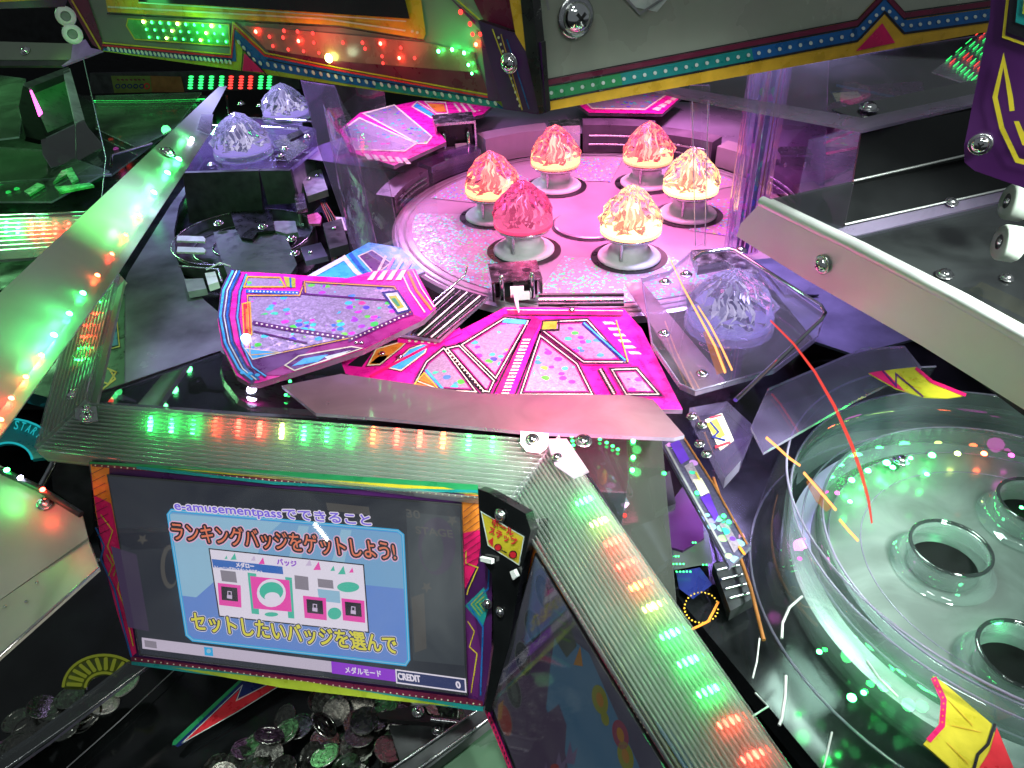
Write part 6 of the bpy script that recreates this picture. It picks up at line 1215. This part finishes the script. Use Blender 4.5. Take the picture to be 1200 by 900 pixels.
for q in ([(28, 224), (44, 214), (52, 217), (34, 228)], [(62, 214), (72, 200), (84, 196), (92, 210), (84, 214), (78, 204)], [(64, 219), (105, 214), (110, 217), (70, 225)]):
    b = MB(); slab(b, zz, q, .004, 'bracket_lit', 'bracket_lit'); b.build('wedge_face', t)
point('station_led_light', zz.at(78, 205, .03), (.1, 1, .2), .02, .006)
# open box frame
bx_ = vert((25, 100, .06), (90, 80, .06))
t = thing('open_box_frame', 'open dark metal box frame lit green and pink, upper left', 'box', P(60, 150, .05))
b = MB(); fr = [(27, 98), (80, 78), (98, 141), (48, 164)]; slab(b, Pl((27, 98, .12), (80, 78, .12), (48, 164, .05)), [(27, 98), (80, 78), (82, 84), (31, 104)], .02, 'charcoal'); b.build('top_bar', t)
pb = Pl((27, 98, .12), (80, 78, .12), (48, 164, .05))
b = MB(); slab(b, pb, [(27, 100), (34, 104), (54, 162), (47, 164), (30, 160), (22, 125)], .01, 'hole_black'); b.build('left_side', t)
b = MB(); slab(b, pb, [(74, 84), (82, 80), (99, 140), (88, 144)], .004, 'acrylic_frost'); b.build('right_side', t)
b = MB(); slab(b, pb, [(48, 164), (98, 140), (104, 150), (130, 180), (60, 196), (50, 180)], .002, 'acrylic_smoke', 'acrylic_edge'); b.build('lower_sheet', t)
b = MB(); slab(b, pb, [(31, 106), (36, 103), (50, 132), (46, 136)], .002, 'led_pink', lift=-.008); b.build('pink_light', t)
pm('bracket_green', (.04, .16, .06), .3); b = MB(); slab(b, pb, [(34, 104), (76, 86), (90, 140), (56, 155)], .001, 'bracket_green', lift=-.03); b.build('back_panel', t)
point('station_led_light', pb.at(44, 112, -.012), (.1, 1, .2), .012, .004)
t = thing('left_roller_shelf', 'dim green shelf with a screw and violet end, top left corner', 'shelf', P(50, 60, .22))
sh = Pl((0, 50, .26), (85, 52, .26), (0, 72, .24))
b = MB(); slab(b, sh, [(-60, 47), (85, 51), (83, 70), (-60, 70)], .004, 'ivory_grey'); b.build('shelf_top', t)
b = MB(); slab(b, sh, [(-60, 70), (83, 70), (72, 77), (-60, 77)], .004, 'charcoal', lift=-.001); b.build('shelf_lip', t)
b = MB(); pm('violet_card', (.42, .24, .62), .4); slab(b, sh, [(85, 52), (100, 46), (106, 56), (120, 59), (72, 77), (83, 69)], .003, 'violet_card', lift=.001); b.build('violet_end', t)
screw(t, sh.at(30, 60, .001), sh.n, rad(30, 60, .25, 4.5)); point('shelf_led_light', sh.at(60, 60, .02), (.3, 1, .2), .008, .006)
b = MB(); pq = vert((0, 8, .36), (80, -6, .36)); slab(b, pq, [(-60, 6), (40, 1), (78, -2), (78, -30), (-60, -30)], .004, 'ink_gold'); slab(b, pq, [(-60, 12), (76, 8), (80, -2), (-60, 6)], .003, 'ink_deep_purple', lift=.001); b.build('gold_edged_board', None, 'gold and purple board edge in the top left corner', 'board')
b = MB(); vq = vert((98, 70, .06), (120, 240, .06)); b.tube([P(98, 70, .14), P(124, 185, .06), P(119, 235, .03)], .0008, 'acrylic_edge', 6); b.build('glass_edge', None, 'thin pale glass edge running down the upper left', 'glass edge')
# right background beyond the tube
t = thing('far_ribbed_corner', 'ribbed clear corner piece lit green and red, right of the canopy', 'light bar', P(1130, 90, .15))
fc = Z(.17); b = MB(); slab(b, fc, [(1092, 84), (1165, 30), (1170, 100), (1140, 100)], .002, 'acrylic_frost'); b.build('cover', t)
for k in range(9):
    q = lerp((1108, 72), (1142, 98), k / 8); m = ('led_green_dim', 'led_red_dim', 'led_green_dim', 'led_green_dim', 'led_red_dim')
    for j in range(4):
        a = lerp(q, (q[0] + 46, q[1] - 40), j / 4 + .02); c = lerp(q, (q[0] + 46, q[1] - 40), j / 4 + .16); b = MB(); b.tube([fc.at(*a, .002), fc.at(*c, .002)], .0007, m[j + (k < 2)] if (k + j) % 5 else 'led_green_dim', 5); b.build('light_streak', t)
t = art_plate('far_art_plate', 'blue edged art plate seen through the smoked shelf on the right', 'art plate', Z(.03), [(905, 190), (960, 130), (1010, 100), (1080, 95), (1090, 130), (1010, 190), (960, 215)], .004, 'ink_purple')
b = MB(); q = Z(.03); ink(b, q, [(965, 160), (1008, 150), (1006, 172), (968, 172)], 'foil_silver'); stroke(b, q, [(965, 168), (1010, 150)], 3, 'ink_magenta', .001); stroke(b, q, [(968, 180), (1010, 172)], 3, 'ink_magenta', .001); stroke(b, q, [(980, 100), (1050, 114)], 3, 'ink_blue', .001); c = [(974, 108), (1005, 106), (1012, 114), (980, 120)]; ink(b, q, c, 'ink_cream', .001); stroke(b, q, c, 1.6, 'ink_navy', .0014, True); b.build('print', t)
